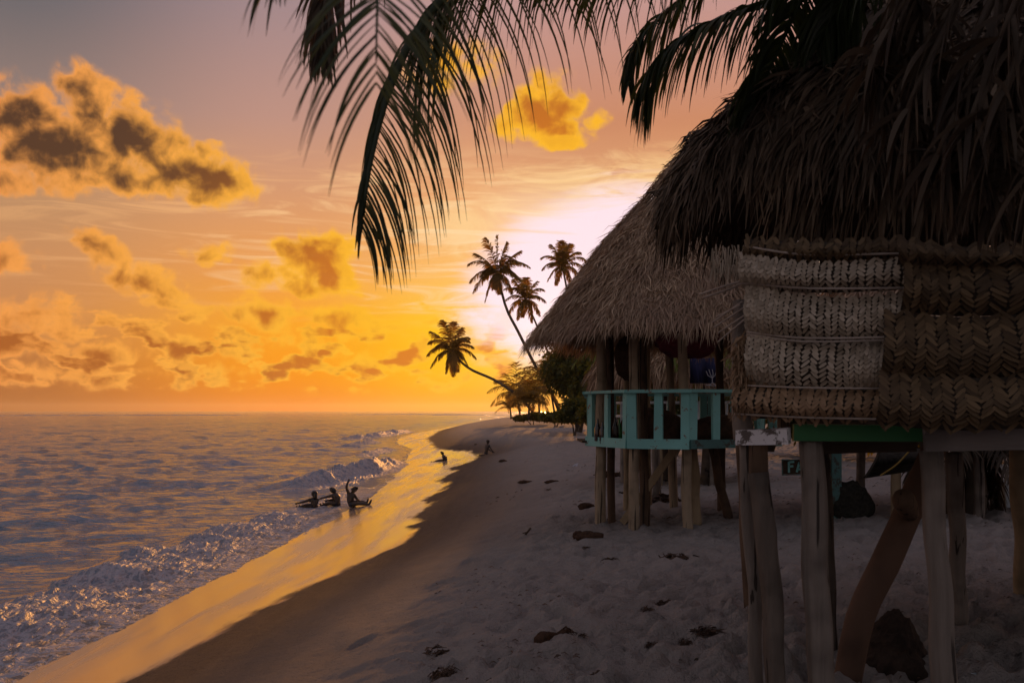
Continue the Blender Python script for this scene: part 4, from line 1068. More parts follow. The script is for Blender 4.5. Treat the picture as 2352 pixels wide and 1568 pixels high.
# ================================================================ FAR PALMS
def palm_tree(label, crown, base, mids, tips, m, group=None, r=0.16, LL=1.05, name="coconut_palm", npair=42, seed=0, wid=0.035, d=95.0, back=8, nuts=True, droop=.6):
    """crown, base, mids and tips are picture positions at depth d; tips are the ends of the fronds"""
    rnd = random.Random(seed)
    pb = P(base[0], base[1], base[2] if len(base) > 2 else d); pc = P(crown[0], crown[1], d)
    t = empty(name, pb); tag(t, label, "palm tree", group)
    pts = [pb] + [P(q[0], q[1], d) for q in mids] + [pc]
    sp = spline(pts, 18)
    mb = MB(); mb.tube(sp, [r * (1.35 if i == 0 else 1.12 - 0.38 * i / 17) for i in range(18)], 10, True, 0, .02, seed); mb.build("trunk", M['bark'], t, smooth=True)
    for i, tp in enumerate(tips):
        dx, dy = tp[0], tp[1]; dep = tp[2] if len(tp) > 2 else rnd.uniform(-1.6, 1.6)
        e = P(crown[0] + dx, crown[1] + dy, d) + Vector((0, dep, 0))
        v = e - pc; L = v.length
        arch = tp[3] if len(tp) > 3 else (0.10 if dy < -38 else 0.24)
        mid = pc + v * 0.5 + Vector((0, 0, arch * L))
        q1 = pc + v * 0.22 + Vector((0, 0, arch * L * .62)); q2 = pc + v * 0.78 + Vector((0, 0, arch * L * .68))
        frond("frond", [pc, q1, mid, q2, e], LL, npair, wid, m, t, droop, 0.75, 0.045, seed * 50 + i, 4, 0.10)
    for i in range(back):
        a = rnd.uniform(0, 2 * math.pi); el_ = rnd.uniform(-0.5, 0.9); L = rnd.uniform(2.2, 3.3) * d / 95
        v = Vector((math.cos(a) * math.cos(el_) * .75, math.sin(a) * math.cos(el_), math.sin(el_))) * L
        frond("frond", [pc, pc + v * .3 + Vector((0, 0, .25 * L)), pc + v * .65 + Vector((0, 0, .26 * L)), pc + v], LL * .9, npair, wid, m, t, droop, 0.75, 0.04, seed * 90 + i, 4, 0.1)
    if nuts:
        mb = MB()
        for i in range(7):
            a = rnd.uniform(0, 6.28); c = pc + Vector((math.cos(a) * .28, math.sin(a) * .28, -.25 - rnd.random() * .3)); mb.tube([c + Vector((0, 0, z)) for z in (-.14, -.08, 0, .08, .13)], [.03, .1, .12, .09, .02], 8)
        mb.build("coconuts", M['husk'], t, smooth=True)
    return t
G_ = "coconut palms leaning over the far end of the beach"
palm_tree("tall coconut palm with a long curved trunk leaning over the beach, the highest crown", (1143, 628), (1292, 962), [(1262, 890), (1235, 850), (1192, 765), (1162, 705)],
          [(-70, -15), (-68, 20), (-55, -50), (-28, -80), (-2, -88), (22, -72), (55, -55), (66, -22), (76, -8), (54, 25), (-60, 45), (-30, 70), (34, 48), (4, 55), (-38, 5), (45, 5), (-8, 40)], M['palm_far'], G_, seed=1, back=5, wid=.062)
palm_tree("low coconut palm on a nearly horizontal trunk reaching out over the water", (1038, 805), (1225, 945), [(1185, 905), (1135, 872), (1085, 850), (1056, 828)],
          [(-62, 12), (-58, -18), (-48, -42), (-20, -68), (2, -70), (22, -55), (40, -30), (52, -5), (58, 20), (-52, 42), (-14, 55), (5, 64), (40, 42), (-30, 20), (28, 20), (12, 50)], M['palm_far'], G_, seed=2, LL=.95, r=.14, back=4, wid=.062)
palm_tree("small-crowned coconut palm between the two tall ones, its crown glowing in the sun", (1208, 688), (1300, 930), [(1282, 870), (1255, 800), (1232, 745)],
          [(-50, 6), (-52, -24), (-30, -46), (0, -52), (26, -44), (42, -18), (46, 12), (34, 38), (14, 58), (-20, 52), (-42, 34), (30, -5), (-8, 40)], M['palm_far'], G_, seed=3, LL=.9, r=.12, d=104, back=3, wid=.062)
palm_tree("coconut palm standing half behind the thatched roof, the rightmost crown", (1292, 612), (1352, 930), [(1340, 850), (1322, 760), (1305, 680)],
          [(-52, -16), (-50, 14), (-28, -50), (-4, -56), (18, -48), (42, -30), (62, -14), (60, 10), (44, 30), (-16, 48), (-36, 36), (18, 46), (-30, 5), (-4, -30)], M['palm_far'], G_, seed=4, LL=.9, r=.12, d=99, back=1, wid=.062, droop=.5)
# young palms and shrubs on the berm
yp = [((1186, 905), (1196, 960), 100, 1), ((1236, 905), (1240, 962), 92, 2), ((1262, 880), (1276, 962), 96, 3), ((1216, 925), (1214, 960), 86, 4), ((1172, 938), (1174, 962), 112, 5)]
labs = ["young palm with arching fronds at the seaward end of the thicket", "young palm with wide fronds lit from behind by the sun", "taller young palm at the foot of the long curved trunk", "short dark young palm in front of the glowing gap", "smallest young palm, furthest out towards the water"]
for (cr, bs, d, sdn), lb in zip(yp, labs):
    rnd = random.Random(sdn); sc = {5: .6, 4: .9}.get(sdn, 1.3)
    tips = [(math.cos(a) * 52 * sc * rnd.uniform(.8, 1.3), -math.sin(a) * 50 * sc - rnd.uniform(-14, 8) * sc) for a in [i * math.pi / 9 + rnd.uniform(-.1, .1) - .15 for i in range(11)]]
    palm_tree(lb, cr, bs, [], tips, M['palm_far'], "young palms on the berm", r=.10, LL=.95 * sc, seed=10 + sdn, d=d, back=5, nuts=False, npair=34, wid=.035)

def leafy(name, label, cat, clumps, n, size, m, base, parent_r=0.12, group=None, seed=0, stretch=1.6):
    "a leafy tree or bush: short branching trunk and a crown of many small leaves gathered in clumps"
    rs = np.random.RandomState(seed)
    t = empty(name, base); tag(t, label, cat, group)
    cl = np.array([c for c in clumps], float)
    vol = cl[:, 3] * cl[:, 4] * cl[:, 5]; pick = rs.choice(len(cl), n, p=(vol ** .8) / (vol ** .8).sum())
    v = unit(rs.normal(0, 1, (n, 3))); rad = rs.uniform(0.25, 1.0, n) ** .5
    nz = 1 + .45 * fbm(v[:, 0] * 2.3 + pick * 3.1, v[:, 1] * 2.3 + v[:, 2] * 2, 3, seed)
    p0 = cl[pick, :3] + v * cl[pick, 3:6] * (rad * nz)[:, None]
    dv = unit(v + rs.normal(0, .7, (n, 3)) + np.array([0, 0, -.25])); ln = size * rs.uniform(.6, 1.4, n)
    tt = np.array([0, .5, 1.0]); C = p0[:, None] + dv[:, None] * (ln[:, None] * tt)[..., None]; C[..., 2] -= (.2 * ln)[:, None] * tt ** 2
    Wd = unit(np.cross(dv, rs.normal(0, 1, (n, 3))))
    strip_mesh("crown", C, Wd, (ln * .26)[:, None] * np.array([.45, 1, .12])[None, :], rs.rand(n), m, t)
    mb = MB(); b0 = Vector(base)
    for i in range(min(len(cl), 7)):
        c = Vector(cl[i, :3]); mid = b0.lerp(c, .5) + Vector((rs.uniform(-.2, .2), rs.uniform(-.2, .2), .15))
        mb.tube(spline([b0 - Vector((0, 0, .2)), b0.lerp(mid, .6) + Vector((0, 0, .1)), mid, c], 9), [parent_r * (1 - .09 * k) for k in range(9)], 7)
    mb.build("trunk", M['bark'], t, smooth=True)
    return t
def cl_(X, Y, d, rx, ry, rz):
    p = P(X, Y, d); k = d / F; return (p.x, p.y, p.z, rx * k, ry * k, rz * k)
Gt = "leafy trees behind the huts"
leafy("leafy_tree", "broad leafy tree filling the gap left of the railed hut under its eave", "tree", [cl_(1300, 850, 66, 58, 60, 50), cl_(1350, 870, 64, 60, 60, 60), cl_(1330, 800, 66, 60, 60, 36), cl_(1292, 858, 66, 30, 40, 36), cl_(1370, 910, 62, 40, 50, 40)], 15000, .26, M['leaf'], foot_at(1330, 66), .16, Gt, 1)
leafy("leafy_tree", "dark leafy tree behind the left post pair of the railed hut", "tree", [cl_(1420, 860, 50, 60, 60, 70), cl_(1470, 820, 50, 60, 60, 50), cl_(1400, 800, 52, 40, 60, 40)], 11000, .24, M['leaf'], foot_at(1430, 50), .16, Gt, 2)
leafy("leafy_tree", "dark leafy tree between the middle posts of the railed hut", "tree", [cl_(1540, 850, 44, 80, 70, 80), cl_(1600, 820, 44, 70, 60, 60), cl_(1520, 780, 46, 60, 60, 50)], 11000, .22, M['leaf'], foot_at(1560, 44), .16, Gt, 3)
leafy("leafy_tree", "dark leafy tree behind the right end of the railed hut", "tree", [cl_(1680, 850, 38, 90, 70, 90), cl_(1760, 800, 38, 90, 60, 80)], 10000, .2, M['leaf'], foot_at(1700, 38), .16, Gt, 4)
Gb = "low bushes along the back of the beach"
leafy("low_bush", "low bush on the berm below the glowing gap between the young palms", "bush", [cl_(1268, 956, 84, 34, 30, 9), cl_(1302, 952, 84, 28, 30, 12)], 3800, .24, M['leaf'], foot_at(1275, 84), .06, Gb, 5)
leafy("low_bush", "low rounded bush between the beach and the left end of the railing", "bush", [cl_(1325, 940, 60, 36, 30, 26), cl_(1300, 955, 60, 30, 30, 12)], 3800, .2, M['leaf'], foot_at(1320, 60), .06, Gb, 6)
leafy("low_bush", "low bush right of the railing's lower corner", "bush", [cl_(1362, 950, 52, 30, 30, 18)], 2500, .18, M['leaf'], foot_at(1360, 52), .06, Gb, 7)
leafy("low_bush", "low dark bush seen through the middle gaps of the turquoise railing", "bush", [cl_(1470, 940, 32, 50, 40, 40), cl_(1550, 935, 32, 60, 40, 45), cl_(1640, 930, 32, 60, 40, 45)], 7000, .16, M['leaf'], foot_at(1540, 32), .06, Gb, 9)
leafy("low_bush", "dark bush beside the thicket of young palms, close to the water", "bush", [cl_(1232, 955, 100, 26, 30, 7), cl_(1196, 959, 100, 16, 30, 4)], 3000, .24, M['leaf'], foot_at(1225, 100), .06, Gb, 8)
# dense planting inland, behind the second row of huts
for i, (X, Y, d, rx, rz, lb) in enumerate([(1850, 900, 30, 120, 110, "dark leafy tree behind the painted sign"), (2050, 920, 27, 140, 110, "dark leafy tree beyond the hammock"), (2260, 900, 24, 150, 130, "dark leafy tree beyond the plastic crate")]):
    leafy("leafy_tree", lb, "tree", [cl_(X, Y, d, rx, rx * .7, rz), cl_(X + 70, Y - 120, d, rx, rx * .6, rz)], 9000, .2, M['leaf'], foot_at(X, d), .14, Gt, 20 + i)
# short palms behind the huts; two carry sunlight in their leaf colour
def bush_palm(label, X, Y, d, L, nf, seed, m, dead=0):
    rnd = random.Random(seed); b0 = foot_at(X, d); c = P(X, Y, d)
    t = empty("young_coconut_palm", b0); tag(t, label, "palm tree", "short palms behind the huts")
    mb = MB(); mb.tube(spline([b0, b0.lerp(c, .5) + Vector((.05, 0, 0)), c], 8), [.16, .15, .14, .14, .13, .13, .12, .1], 10); mb.build("trunk", M['bark'], t, smooth=True)
    for i in range(nf):
        a = 2 * math.pi * i / nf + rnd.uniform(-.2, .2); up = rnd.uniform(.1, .6)
        v = Vector((math.cos(a), math.sin(a), 0)) * L * rnd.uniform(.8, 1.1)
        mm = M['palm_dead'] if i < dead else m
        q = [c, c + v * .3 + Vector((0, 0, L * up * .6)), c + v * .65 + Vector((0, 0, L * up * .6)), c + v + Vector((0, 0, -L * (.4 - up * .5)))]
        if i < dead: q = [c, c + v * .15 + Vector((0, 0, -.05 * L)), c + v * .25 + Vector((0, 0, -.35 * L)), c + v * .3 + Vector((0, 0, -.8 * L))]
        frond("frond", q, L * .36, 34, .018, mm, t, .8, .7, .02, seed * 31 + i, 5, .12)
bush_palm("short palm with fronds coloured yellow-green as if backlit, drooping between the middle posts of the railed hut", 1525, 800, 22, 2.0, 13, 31, M['palm_painted_lit'])
bush_palm("short palm with fronds coloured bright green as if sunlit, hanging behind the right posts of the railed hut", 1625, 790, 20.5, 2.0, 13, 32, M['palm_painted_lit'])
bush_palm("shaggy short palm with hanging dead fronds beside the plastic crate", 2235, 1040, 13.6, 1.25, 15, 33, M['palm_dead'], dead=8)

# ================================================================ OVERHANGING PALM
big = empty("overhanging_coconut_palm", (4.6, 2.2, 1.4))
tag(big, "coconut palm overhead whose dark fronds hang across the top of the sky", "palm tree")
crown = Vector((2.9, 3.9, 6.6))
mb = MB(); mb.tube(spline([(4.6, 2.2, 1.1), (4.5, 2.4, 3.0), (4.0, 3.0, 5.0), tuple(crown)], 16), [.19, .17, .16, .155, .15, .15, .15, .145, .14, .14, .14, .135, .13, .13, .14, .15], 14, True, 0, .02); mb.build("trunk", M['bark'], big, smooth=True)
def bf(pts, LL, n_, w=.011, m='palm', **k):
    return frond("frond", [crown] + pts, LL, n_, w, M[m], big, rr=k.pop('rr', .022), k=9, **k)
# F1: the long frond that bends down through the middle of the sky
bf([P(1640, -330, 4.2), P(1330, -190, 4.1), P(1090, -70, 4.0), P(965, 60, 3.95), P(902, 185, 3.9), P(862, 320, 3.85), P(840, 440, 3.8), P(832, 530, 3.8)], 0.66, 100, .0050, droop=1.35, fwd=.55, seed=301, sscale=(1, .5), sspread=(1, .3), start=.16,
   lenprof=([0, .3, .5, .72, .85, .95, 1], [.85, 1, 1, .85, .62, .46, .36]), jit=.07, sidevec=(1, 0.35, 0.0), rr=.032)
bf([P(1560, -330, 4.4), P(1380, -220, 4.3), P(1200, -130, 4.25), P(1080, -60, 4.2), P(1000, 30, 4.2), P(965, 110, 4.2)], 0.60, 110, .0066, droop=1.3, fwd=.5, seed=311, start=.2, lenprof=([0, .5, .8, 1], [.75, 1, 1, .8]), jit=.09, rr=.028, sscale=(1, .7))
# F2: the nearer, softer frond seen end-on, a nested V of leaflets
bf([P(1500, -420, 3.4), P(1140, -330, 2.5), P(935, -190, 1.95), P(875, -40, 1.8), P(866, 40, 1.75), P(864, 190, 1.72)], 0.30, 28, .0032, droop=.75, fwd=.55, seed=302, start=.42,
   lenprof=([0, .4, .6, .85, 1], [.6, 1, 1, .9, .7]), jit=.04, sidevec=(1, .1, 0), rr=.008)
# F3: blurred tips further left
bf([P(1400, -520, 3.0), P(1000, -430, 2.4), P(760, -260, 2.1), P(650, -110, 2.0), P(600, -30, 1.95)], 0.26, 26, .0062, droop=.9, fwd=.5, seed=303, start=.5, jit=.12, rr=.012)
# F4: dark dead frond behind the V
bf([P(1300, -360, 4.4), P(980, -230, 4.3), P(800, -110, 4.25), P(748, 0, 4.2), P(740, 90, 4.2), P(736, 150, 4.2)], 0.34, 60, .009, m='palm_dead', droop=1.2, fwd=.8, seed=304, start=.3, jit=.16, sidevec=(1, .3, 0), spread=.5)
# F5: leaflets along the top towards the right
bf([P(1750, -300, 4.9), P(1560, -120, 5.0), P(1420, -60, 5.0), P(1300, -50, 5.0), P(1180, -30, 5.0)], 0.42, 80, .008, droop=1.25, fwd=.6, seed=305, start=.25, jit=.08)
# F6, F7: the two fronds of the middle right
bf([P(1760, -190, 5.6), P(1640, -60, 5.6), P(1540, 20, 5.6), P(1470, 90, 5.6), P(1448, 140, 5.6), P(1444, 190, 5.6)], 0.42, 84, .009, droop=1.1, fwd=.55, seed=306, start=.3, jit=.06, lenprof=([0, .5, .8, 1], [1, 1, .55, .35]))
bf([P(1900, -130, 5.0), P(1790, -10, 5.0), P(1690, 30, 5.0), P(1600, 72, 5.0), P(1530, 120, 5.0), P(1492, 170, 5.0), P(1482, 200, 5.0)], 0.44, 92, .0095, droop=1.05, fwd=.5, seed=307, start=.28, jit=.10, rr=.03, lenprof=([0, .5, .85, 1], [1, 1, .85, .6]))
# F8-F10: the curtain at the roof
bf([P(2010, -160, 5.2), P(1900, -90, 5.3), P(1845, -10, 5.4), P(1790, 110, 5.5), P(1740, 215, 5.6), P(1726, 250, 5.6)], 0.50, 100, .011, droop=1.0, fwd=.5, seed=308, start=.2, jit=.05, sidevec=(1, .4, 0), rr=.024)
bf([P(2100, -160, 5.0), P(1990, -60, 5.1), P(1920, 20, 5.2), P(1870, 120, 5.3)], 0.55, 90, .012, droop=1.0, fwd=.5, seed=309, start=.2, jit=.06)
bf([P(2100, -260, 4.8), P(1950, -160, 4.9), P(1820, -80, 5.0), P(1720, -50, 5.0)], 0.45, 70, .009, droop=1.2, fwd=.5, seed=310, start=.25, jit=.06)
# dead fronds hanging over the near roof
for i, (X, Y, d) in enumerate([(2050, 330, 4.3), (2130, 430, 4.2), (2200, 520, 4.1), (2260, 470, 4.0), (2330, 420, 3.9), (2300, 540, 4.0), (2080, 230, 4.4), (2180, 300, 4.2), (2400, 560, 3.8), (2240, 360, 4.1), (2340, 260, 3.9), (2150, 180, 4.3)]):
    e = P(X, Y, d); top = P(X + 25, Y - 330, d - .1)
    bf([top, top.lerp(e, .5) + Vector((-.05, .05, 0)), e], 0.34, 40, .013, m='palm_dead', droop=1.0, fwd=.8, seed=320 + i, start=.3, jit=.3, spread=.8)
for i in range(7):
    a = 3.6 + i * .75; v = Vector((math.cos(a), math.sin(a), .25)) * 2.6
    if i in (0,): continue
    bf([crown + v * .4 + Vector((0, 0, .5)), crown + v * .8 + Vector((0, 0, .3)), crown + v * 1.1 + Vector((0, 0, -.6))], 0.6, 44, .012, droop=.9, seed=340 + i)
# ================================================================ CHILDREN
def skin_body(name, chains, m, parent, sub=2):
    """chains: list of lists of (point, radius); later chains start at an existing point. One mesh, grown by the Skin modifier"""
    vs = []; es = []; rad = []
    def find(p):
        for i, v in enumerate(vs):
            if (v - p).length < 1e-4: return i
        vs.append(p); rad.append(None); return len(vs) - 1
    for ch in chains:
        prev = None
        for p, r in ch:
            i = find(Vector(p))
            if rad[i] is None: rad[i] = r
            if prev is not None and prev != i: es.append((prev, i))
            prev = i
    me = bpy.data.meshes.new(name); me.from_pydata([tuple(v) for v in vs], es, []); me.materials.append(m)
    bm = bmesh.new(); bm.from_mesh(me); sl = bm.verts.layers.skin.verify(); bm.verts.ensure_lookup_table()
    for i, r in enumerate(rad):
        bm.verts[i][sl].radius = tuple(q * (1.5 if .012 < q < .05 else 1.3 if q > .05 else 1.1) for q in (r if isinstance(r, tuple) else (r, r))); bm.verts[i][sl].use_root = i == 0
    bm.to_mesh(me); bm.free()
    o = link(bpy.data.objects.new(name, me), parent)
    md = o.modifiers.new("skin", 'SKIN'); md.use_smooth_shade = True
    s_ = o.modifiers.new("sub", 'SUBSURF'); s_.levels = sub; s_.render_levels = sub
    return o
def person(label, base, J, cloth='shorts', long_hair=False, face=(-1, 0, 0), shirt=False, lean=None):
    """J holds joints in metres relative to base: pelvis, chest, neck, head, and per side shoulder, elbow, wrist, hand, hip, knee, ankle, toe"""
    t = empty("person", base); tag(t, label, "person", "children playing at the water's edge")
    V = Vector; J = {k: V(v) for k, v in J.items()}
    f = V(face).normalized()
    hd = J['head']; nk = J['neck']
    upv = (hd - nk).normalized(); side = f.cross(upv).normalized()
    ch = [[(J['pelvis'], (.105, .09)), (J['pelvis'].lerp(J['chest'], .5), (.098, .08)), (J['chest'], (.115, .085)), (nk, (.034, .034)), (nk.lerp(hd, .45) , (.042, .045)), (hd, (.068, .076)), (hd + upv * .055, (.058, .064))]]
    ch.append([(hd, .06), (hd + f * .060 - upv * .03, .030)])                       # chin and jaw
    ch.append([(hd, .06), (hd + f * .082, .010)])                                    # nose
    for s in (1, -1): ch.append([(hd, .06), (hd + side * s * .074, .012)])           # ears
    for q in ('a', 'b'):
        sh, eb, wr, ha = J['sh' + q], J['el' + q], J['wr' + q], J['ha' + q]
        ch.append([(J['chest'], .09), (sh, .036), (sh.lerp(eb, .5), .031), (eb, .026), (eb.lerp(wr, .4), .025), (wr, .017), (wr.lerp(ha, .7), (.026, .013))])
        hv = (ha - wr).normalized(); hs = hv.cross(V((0.3, 1, .2))).normalized(); pb = wr.lerp(ha, .7)
        for k, (o_, l_) in enumerate(((-.020, .040), (-.007, .048), (.007, .045), (.020, .036))):
            b1 = pb + hs * o_ + hv * .014
            ch.append([(pb, .02), (b1, .0075), (b1 + hv * l_ * .5 + hs * o_ * .2, .0068), (b1 + hv * l_ + hs * o_ * .5 + V((0, 0, -.004)), .0055)])
        pm = wr.lerp(ha, .3)
        ch.append([(wr, .017), (pm + hs * -.026, .0085), (pm + hs * -.042 + hv * .022, .0065)])
        hp, kn, an, to = J['hi' + q], J['kn' + q], J['an' + q], J['to' + q]
        ch.append([(J['pelvis'], .08), (hp, .062), (hp.lerp(kn, .5), .054), (kn, .040), (kn.lerp(an, .35), .039), (an, .024), (an.lerp(to, .5), (.030, .022)), (to, (.026, .014))])
    skin_body("body", ch, M['skin'], t)
    # hair: a cap over the skull
    mb = MB(); nlat, nlon = 8, 14; pts = []
    hr = hd + upv * .022 - f * .008
    for i in range(nlat):
        a = math.pi * .60 * i / (nlat - 1)
        for j in range(nlon):
            b_ = 2 * math.pi * j / nlon; fr = math.cos(b_)
            aa = a * (0.74 if fr > .3 else 1.0)
            w = .096
            pts.append(t.location + hr + upv * math.cos(aa) * (w + .004) + (f * math.cos(b_) * 1.02 + side * math.sin(b_) * .95) * math.sin(aa) * w * (1 + .04 * random.uniform(-1, 1)))
    fs = [(i * nlon + j, i * nlon + (j + 1) % nlon, (i + 1) * nlon + (j + 1) % nlon, (i + 1) * nlon + j) for i in range(nlat - 1) for j in range(nlon)]
    mb.add(pts, fs)
    if long_hair:
        c0 = t.location + hd; mb.tube([c0 - f * .05 + upv * .03, c0 - f * .07 - upv * .04, c0 - f * .07 - upv * .12, c0 - f * .06 - upv * .17], [.055, .065, .055, .02], 10)
    mb.build("hair", M['hair'], t, smooth=True)
    # clothing
    mb = []
    cc = [[(J['pelvis'] - (J['chest'] - J['pelvis']) * .05, (.092, .084)), (J['pelvis'].lerp(J['chest'], .25), (.086, .074))]]
    for q in ('a', 'b'): cc.append([(cc[0][0][0], .09), (J['hi' + q], .072), (J['hi' + q].lerp(J['kn' + q], .55), .066)])
    skin_body("shorts", cc, M['cloth_dark'], t, 1)
    if shirt:
        cc = [[(J['pelvis'].lerp(J['chest'], .1), (.098, .086)), (J['pelvis'].lerp(J['chest'], .55), (.09, .078)), (J['chest'], (.104, .078)), (J['chest'].lerp(nk, .6), .05)]]
        for q in ('a', 'b'): cc.append([(J['chest'], .1), (J['sh' + q], .046), (J['sh' + q].lerp(J['el' + q], .55), .040)])
        skin_body("shirt", cc, M['cloth_grey'], t, 1)
    return t
def rel(X, Y, d, base, dy=0.0): return tuple(P(X, Y, d) + Vector((0, dy, 0)) - base)
def mk(label, d, spec, bx, by, **kw):
    b0 = P(bx, by, d)
    J = {k: rel(v[0], v[1], d, b0, v[2] if len(v) > 2 else 0) for k, v in spec.items()}
    return person(label, b0, J, **kw)
mk("child sitting at the waterline with one arm raised in a wave and legs stretched out", 29.0, dict(
    pelvis=(802, 1157), chest=(806, 1137), neck=(809, 1130.5), head=(813.5, 1124.5),
    sha=(802, 1134, -.05), ela=(797, 1118, -.12), wra=(799.5, 1107.5, -.10), haa=(803, 1101, -.10),
    shb=(812.5, 1136, .06), elb=(817.5, 1144.5, .08), wrb=(825, 1150, .04), hab=(830, 1152.5, .03),
    hia=(806, 1158, -.07), kna=(825, 1154.5, -.12), ana=(850, 1156.5, -.16), toa=(855.5, 1145, -.18),
    hib=(806, 1157.5, .08), knb=(822, 1152, .12), anb=(841.5, 1155, .14), tob=(845, 1144.5, .12)), 802, 1163, face=(.75, -.35, 0))
mk("bare-backed child sitting in the foam with both arms stretched out, the middle one of three", 29.4, dict(
    pelvis=(776, 1153), chest=(772, 1138), neck=(769, 1132), head=(765.5, 1126.5),
    sha=(764, 1137, -.10), ela=(753.5, 1139.5, -.16), wra=(745, 1141.5, -.2), haa=(740, 1143, -.22),
    shb=(776, 1138, .08), elb=(764.5, 1147, .05), wrb=(754, 1149, .0), hab=(748.5, 1150, -.02),
    hia=(774, 1156, -.08), kna=(757, 1154, -.12), ana=(740, 1160, -.12), toa=(736, 1154, -.12),
    hib=(776, 1156, .08), knb=(760, 1153, .12), anb=(744, 1160, .14), tob=(739, 1154, .14)), 776, 1160, face=(-.8, .5, 0))
mk("child with longer hair and a pale top sitting in the foam, furthest into the water", 29.0, dict(
    pelvis=(724, 1161), chest=(722.5, 1147), neck=(722, 1141.5), head=(722, 1135.5),
    sha=(715, 1146, -.08), ela=(702, 1150.5, -.12), wra=(689, 1154, -.12), haa=(682, 1155.5, -.12),
    shb=(728.5, 1147.5, .04), elb=(718, 1157, -.1), wrb=(707, 1158, -.16), hab=(700, 1158.5, -.18),
    hia=(721, 1163, -.07), kna=(704, 1160, -.1), ana=(686, 1165, -.1), toa=(682, 1160, -.1),
    hib=(724, 1163, .08), knb=(706, 1160, .12), anb=(688, 1165, .14), tob=(684, 1160, .14)), 724, 1167, face=(-.5, .85, 0), long_hair=True, shirt=True)
mk("child sitting on the wet sand further up the beach, legs stretched towards the sea", 52.0, dict(
    pelvis=(1026.5, 1055.5), chest=(1020.5, 1048), neck=(1018, 1044.8), head=(1015.8, 1040.8),
    sha=(1017, 1048, -.12), ela=(1019, 1054, -.2), wra=(1014, 1056, -.2), haa=(1011, 1056.5, -.2),
    shb=(1022, 1048, .12), elb=(1022, 1054, .2), wrb=(1016, 1056.5, .2), hab=(1013, 1057, .2),
    hia=(1023, 1057, -.08), kna=(1008, 1056.8, -.12), ana=(993, 1061.8, -.12), toa=(990.5, 1058.8, -.14),
    hib=(1024, 1057, .08), knb=(1010, 1056.5, .12), anb=(996, 1061.8, .12), tob=(993.5, 1059, .12)), 1026, 1060, face=(-1, .1, -.1))
mk("child in a dark shirt kneeling on the sand and digging, furthest up the beach", 53.0, dict(
    pelvis=(1116.5, 1038.5), chest=(1118.5, 1025), neck=(1119.8, 1020), head=(1120.8, 1014.5),
    sha=(1123.5, 1023, -.08), ela=(1128, 1030.5, -.12), wra=(1132, 1035, -.12), haa=(1135.5, 1038, -.12),
    shb=(1116, 1023, .10), elb=(1123, 1033, .12), wrb=(1129, 1036, .1), hab=(1132, 1038.5, .08),
    hia=(1116.5, 1040, -.09), kna=(1119.5, 1045.5, -.12), ana=(1104.5, 1044.8, -.1), toa=(1101, 1046, -.1),
    hib=(1115.5, 1040, .09), knb=(1117.5, 1045.5, .12), anb=(1103, 1044.8, .12), tob=(1099.5, 1046, .12)), 1117, 1046, face=(.9, -.2, -.2), shirt=True)

# ================================================================ BEACH LITTER
def lump(X, Y, rad, m, label, name, cat, seed, rot=0, dg=10, up=.3, group=None, tuft=False):
    p = ground_hit(X, Y, dg)
    o = soft(name, (p.x, p.y, p.z + rad[2] * up), rad, m, seed, label, cat, rot, 3, .35, True, group)
    if tuft:
        mb = MB()
        for i in range(9):
            a = random.uniform(-.6, .6); q = Vector((p.x + rad[0] * .6, p.y, p.z + rad[2] * .9))
            mb.tube([q, q + Vector((.05 + .04 * random.random(), random.uniform(-.03, .03), .05 * math.cos(a * 2))), q + Vector((.1 + .05 * random.random(), random.uniform(-.05, .05), .03 * a))], [.008, .006, .002], 5)
        mb.build("torn_fibre", m, o)
    return o
lump(1258, 1474, (.095, .05, .062), M['husk'], "large dark coconut husk lying on the open sand in front of the huts", "coconut_husk", "husk", 1, .2, 6, tuft=True)
lump(1347, 1166, (.14, .1, .085), M['husk'], "dark rounded coconut on the sand just left of the front stilt", "coconut", "coconut", 2, .3, 14)
Gc = "coconuts at the foot of the first stilt"
lump(1356, 1238, (.17, .11, .085), M['husk'], "longer brown coconut husk touching the foot of the railed hut's first stilt", "coconut_husk", "husk", 3, .1, 12, group=Gc)
lump(1329, 1236, (.075, .07, .075), M['husk'], "small reddish coconut next to the longer husk at the first stilt", "coconut", "coconut", 4, 0, 12, group=Gc)
lump(1205, 1109, (.17, .12, .06), M['husk'], "dark flat lump of weed on the slope, the left one of a pair", "weed_clump", "seaweed", 5, .1, 18)
lump(1268, 1108, (.18, .12, .06), M['husk'], "dark flat lump of weed on the slope, the right one of a pair", "weed_clump", "seaweed", 6, .2, 18)
lump(1155, 1061, (.16, .12, .07), M['husk'], "small dark lump on the sand below the kneeling child", "weed_clump", "seaweed", 7, 0, 25)
def weed(X, Y, w, label, seed, n=90, h=.35, name="weed_clump"):
    rs = np.random.RandomState(seed); p = ground_hit(X, Y, 7); w = w * p.y / F * .85; n = int(n * .7)
    a = rs.normal(0, .5, n); ln = w * rs.uniform(.25, .8, n); t_ = np.linspace(0, 1, 4)
    c0 = np.stack([p.x + rs.uniform(-.5, .35, n) * w, p.y + rs.normal(0, .22, n) * w, p.z + rs.uniform(0, h * .35, n) * w], -1)
    dv = np.stack([np.cos(a), np.sin(a), rs.normal(.05, .3, n) * h * 2], -1)
    C = c0[:, None] + dv[:, None] * (ln[:, None] * t_)[..., None]; C[..., 2] += (ln[:, None] * h) * np.sin(t_ * 3) - .004
    C += rs.normal(0, .06, C.shape) * w
    o = strip_mesh(name, C, unit(rs.normal(0, 1, (n, 3))), (w * .035) * np.array([.8, 1, .8, .2])[None, :] * rs.uniform(.5, 1.5, (n, 1)), rs.rand(n) * .5, M['litter'])
    return tag(o, label, "seaweed", "clumps of dried weed on the sand")
weed(1390, 1286, 44, "long thin clump of dried weed just below the first stilt of the railed hut", 1, 80, .18)
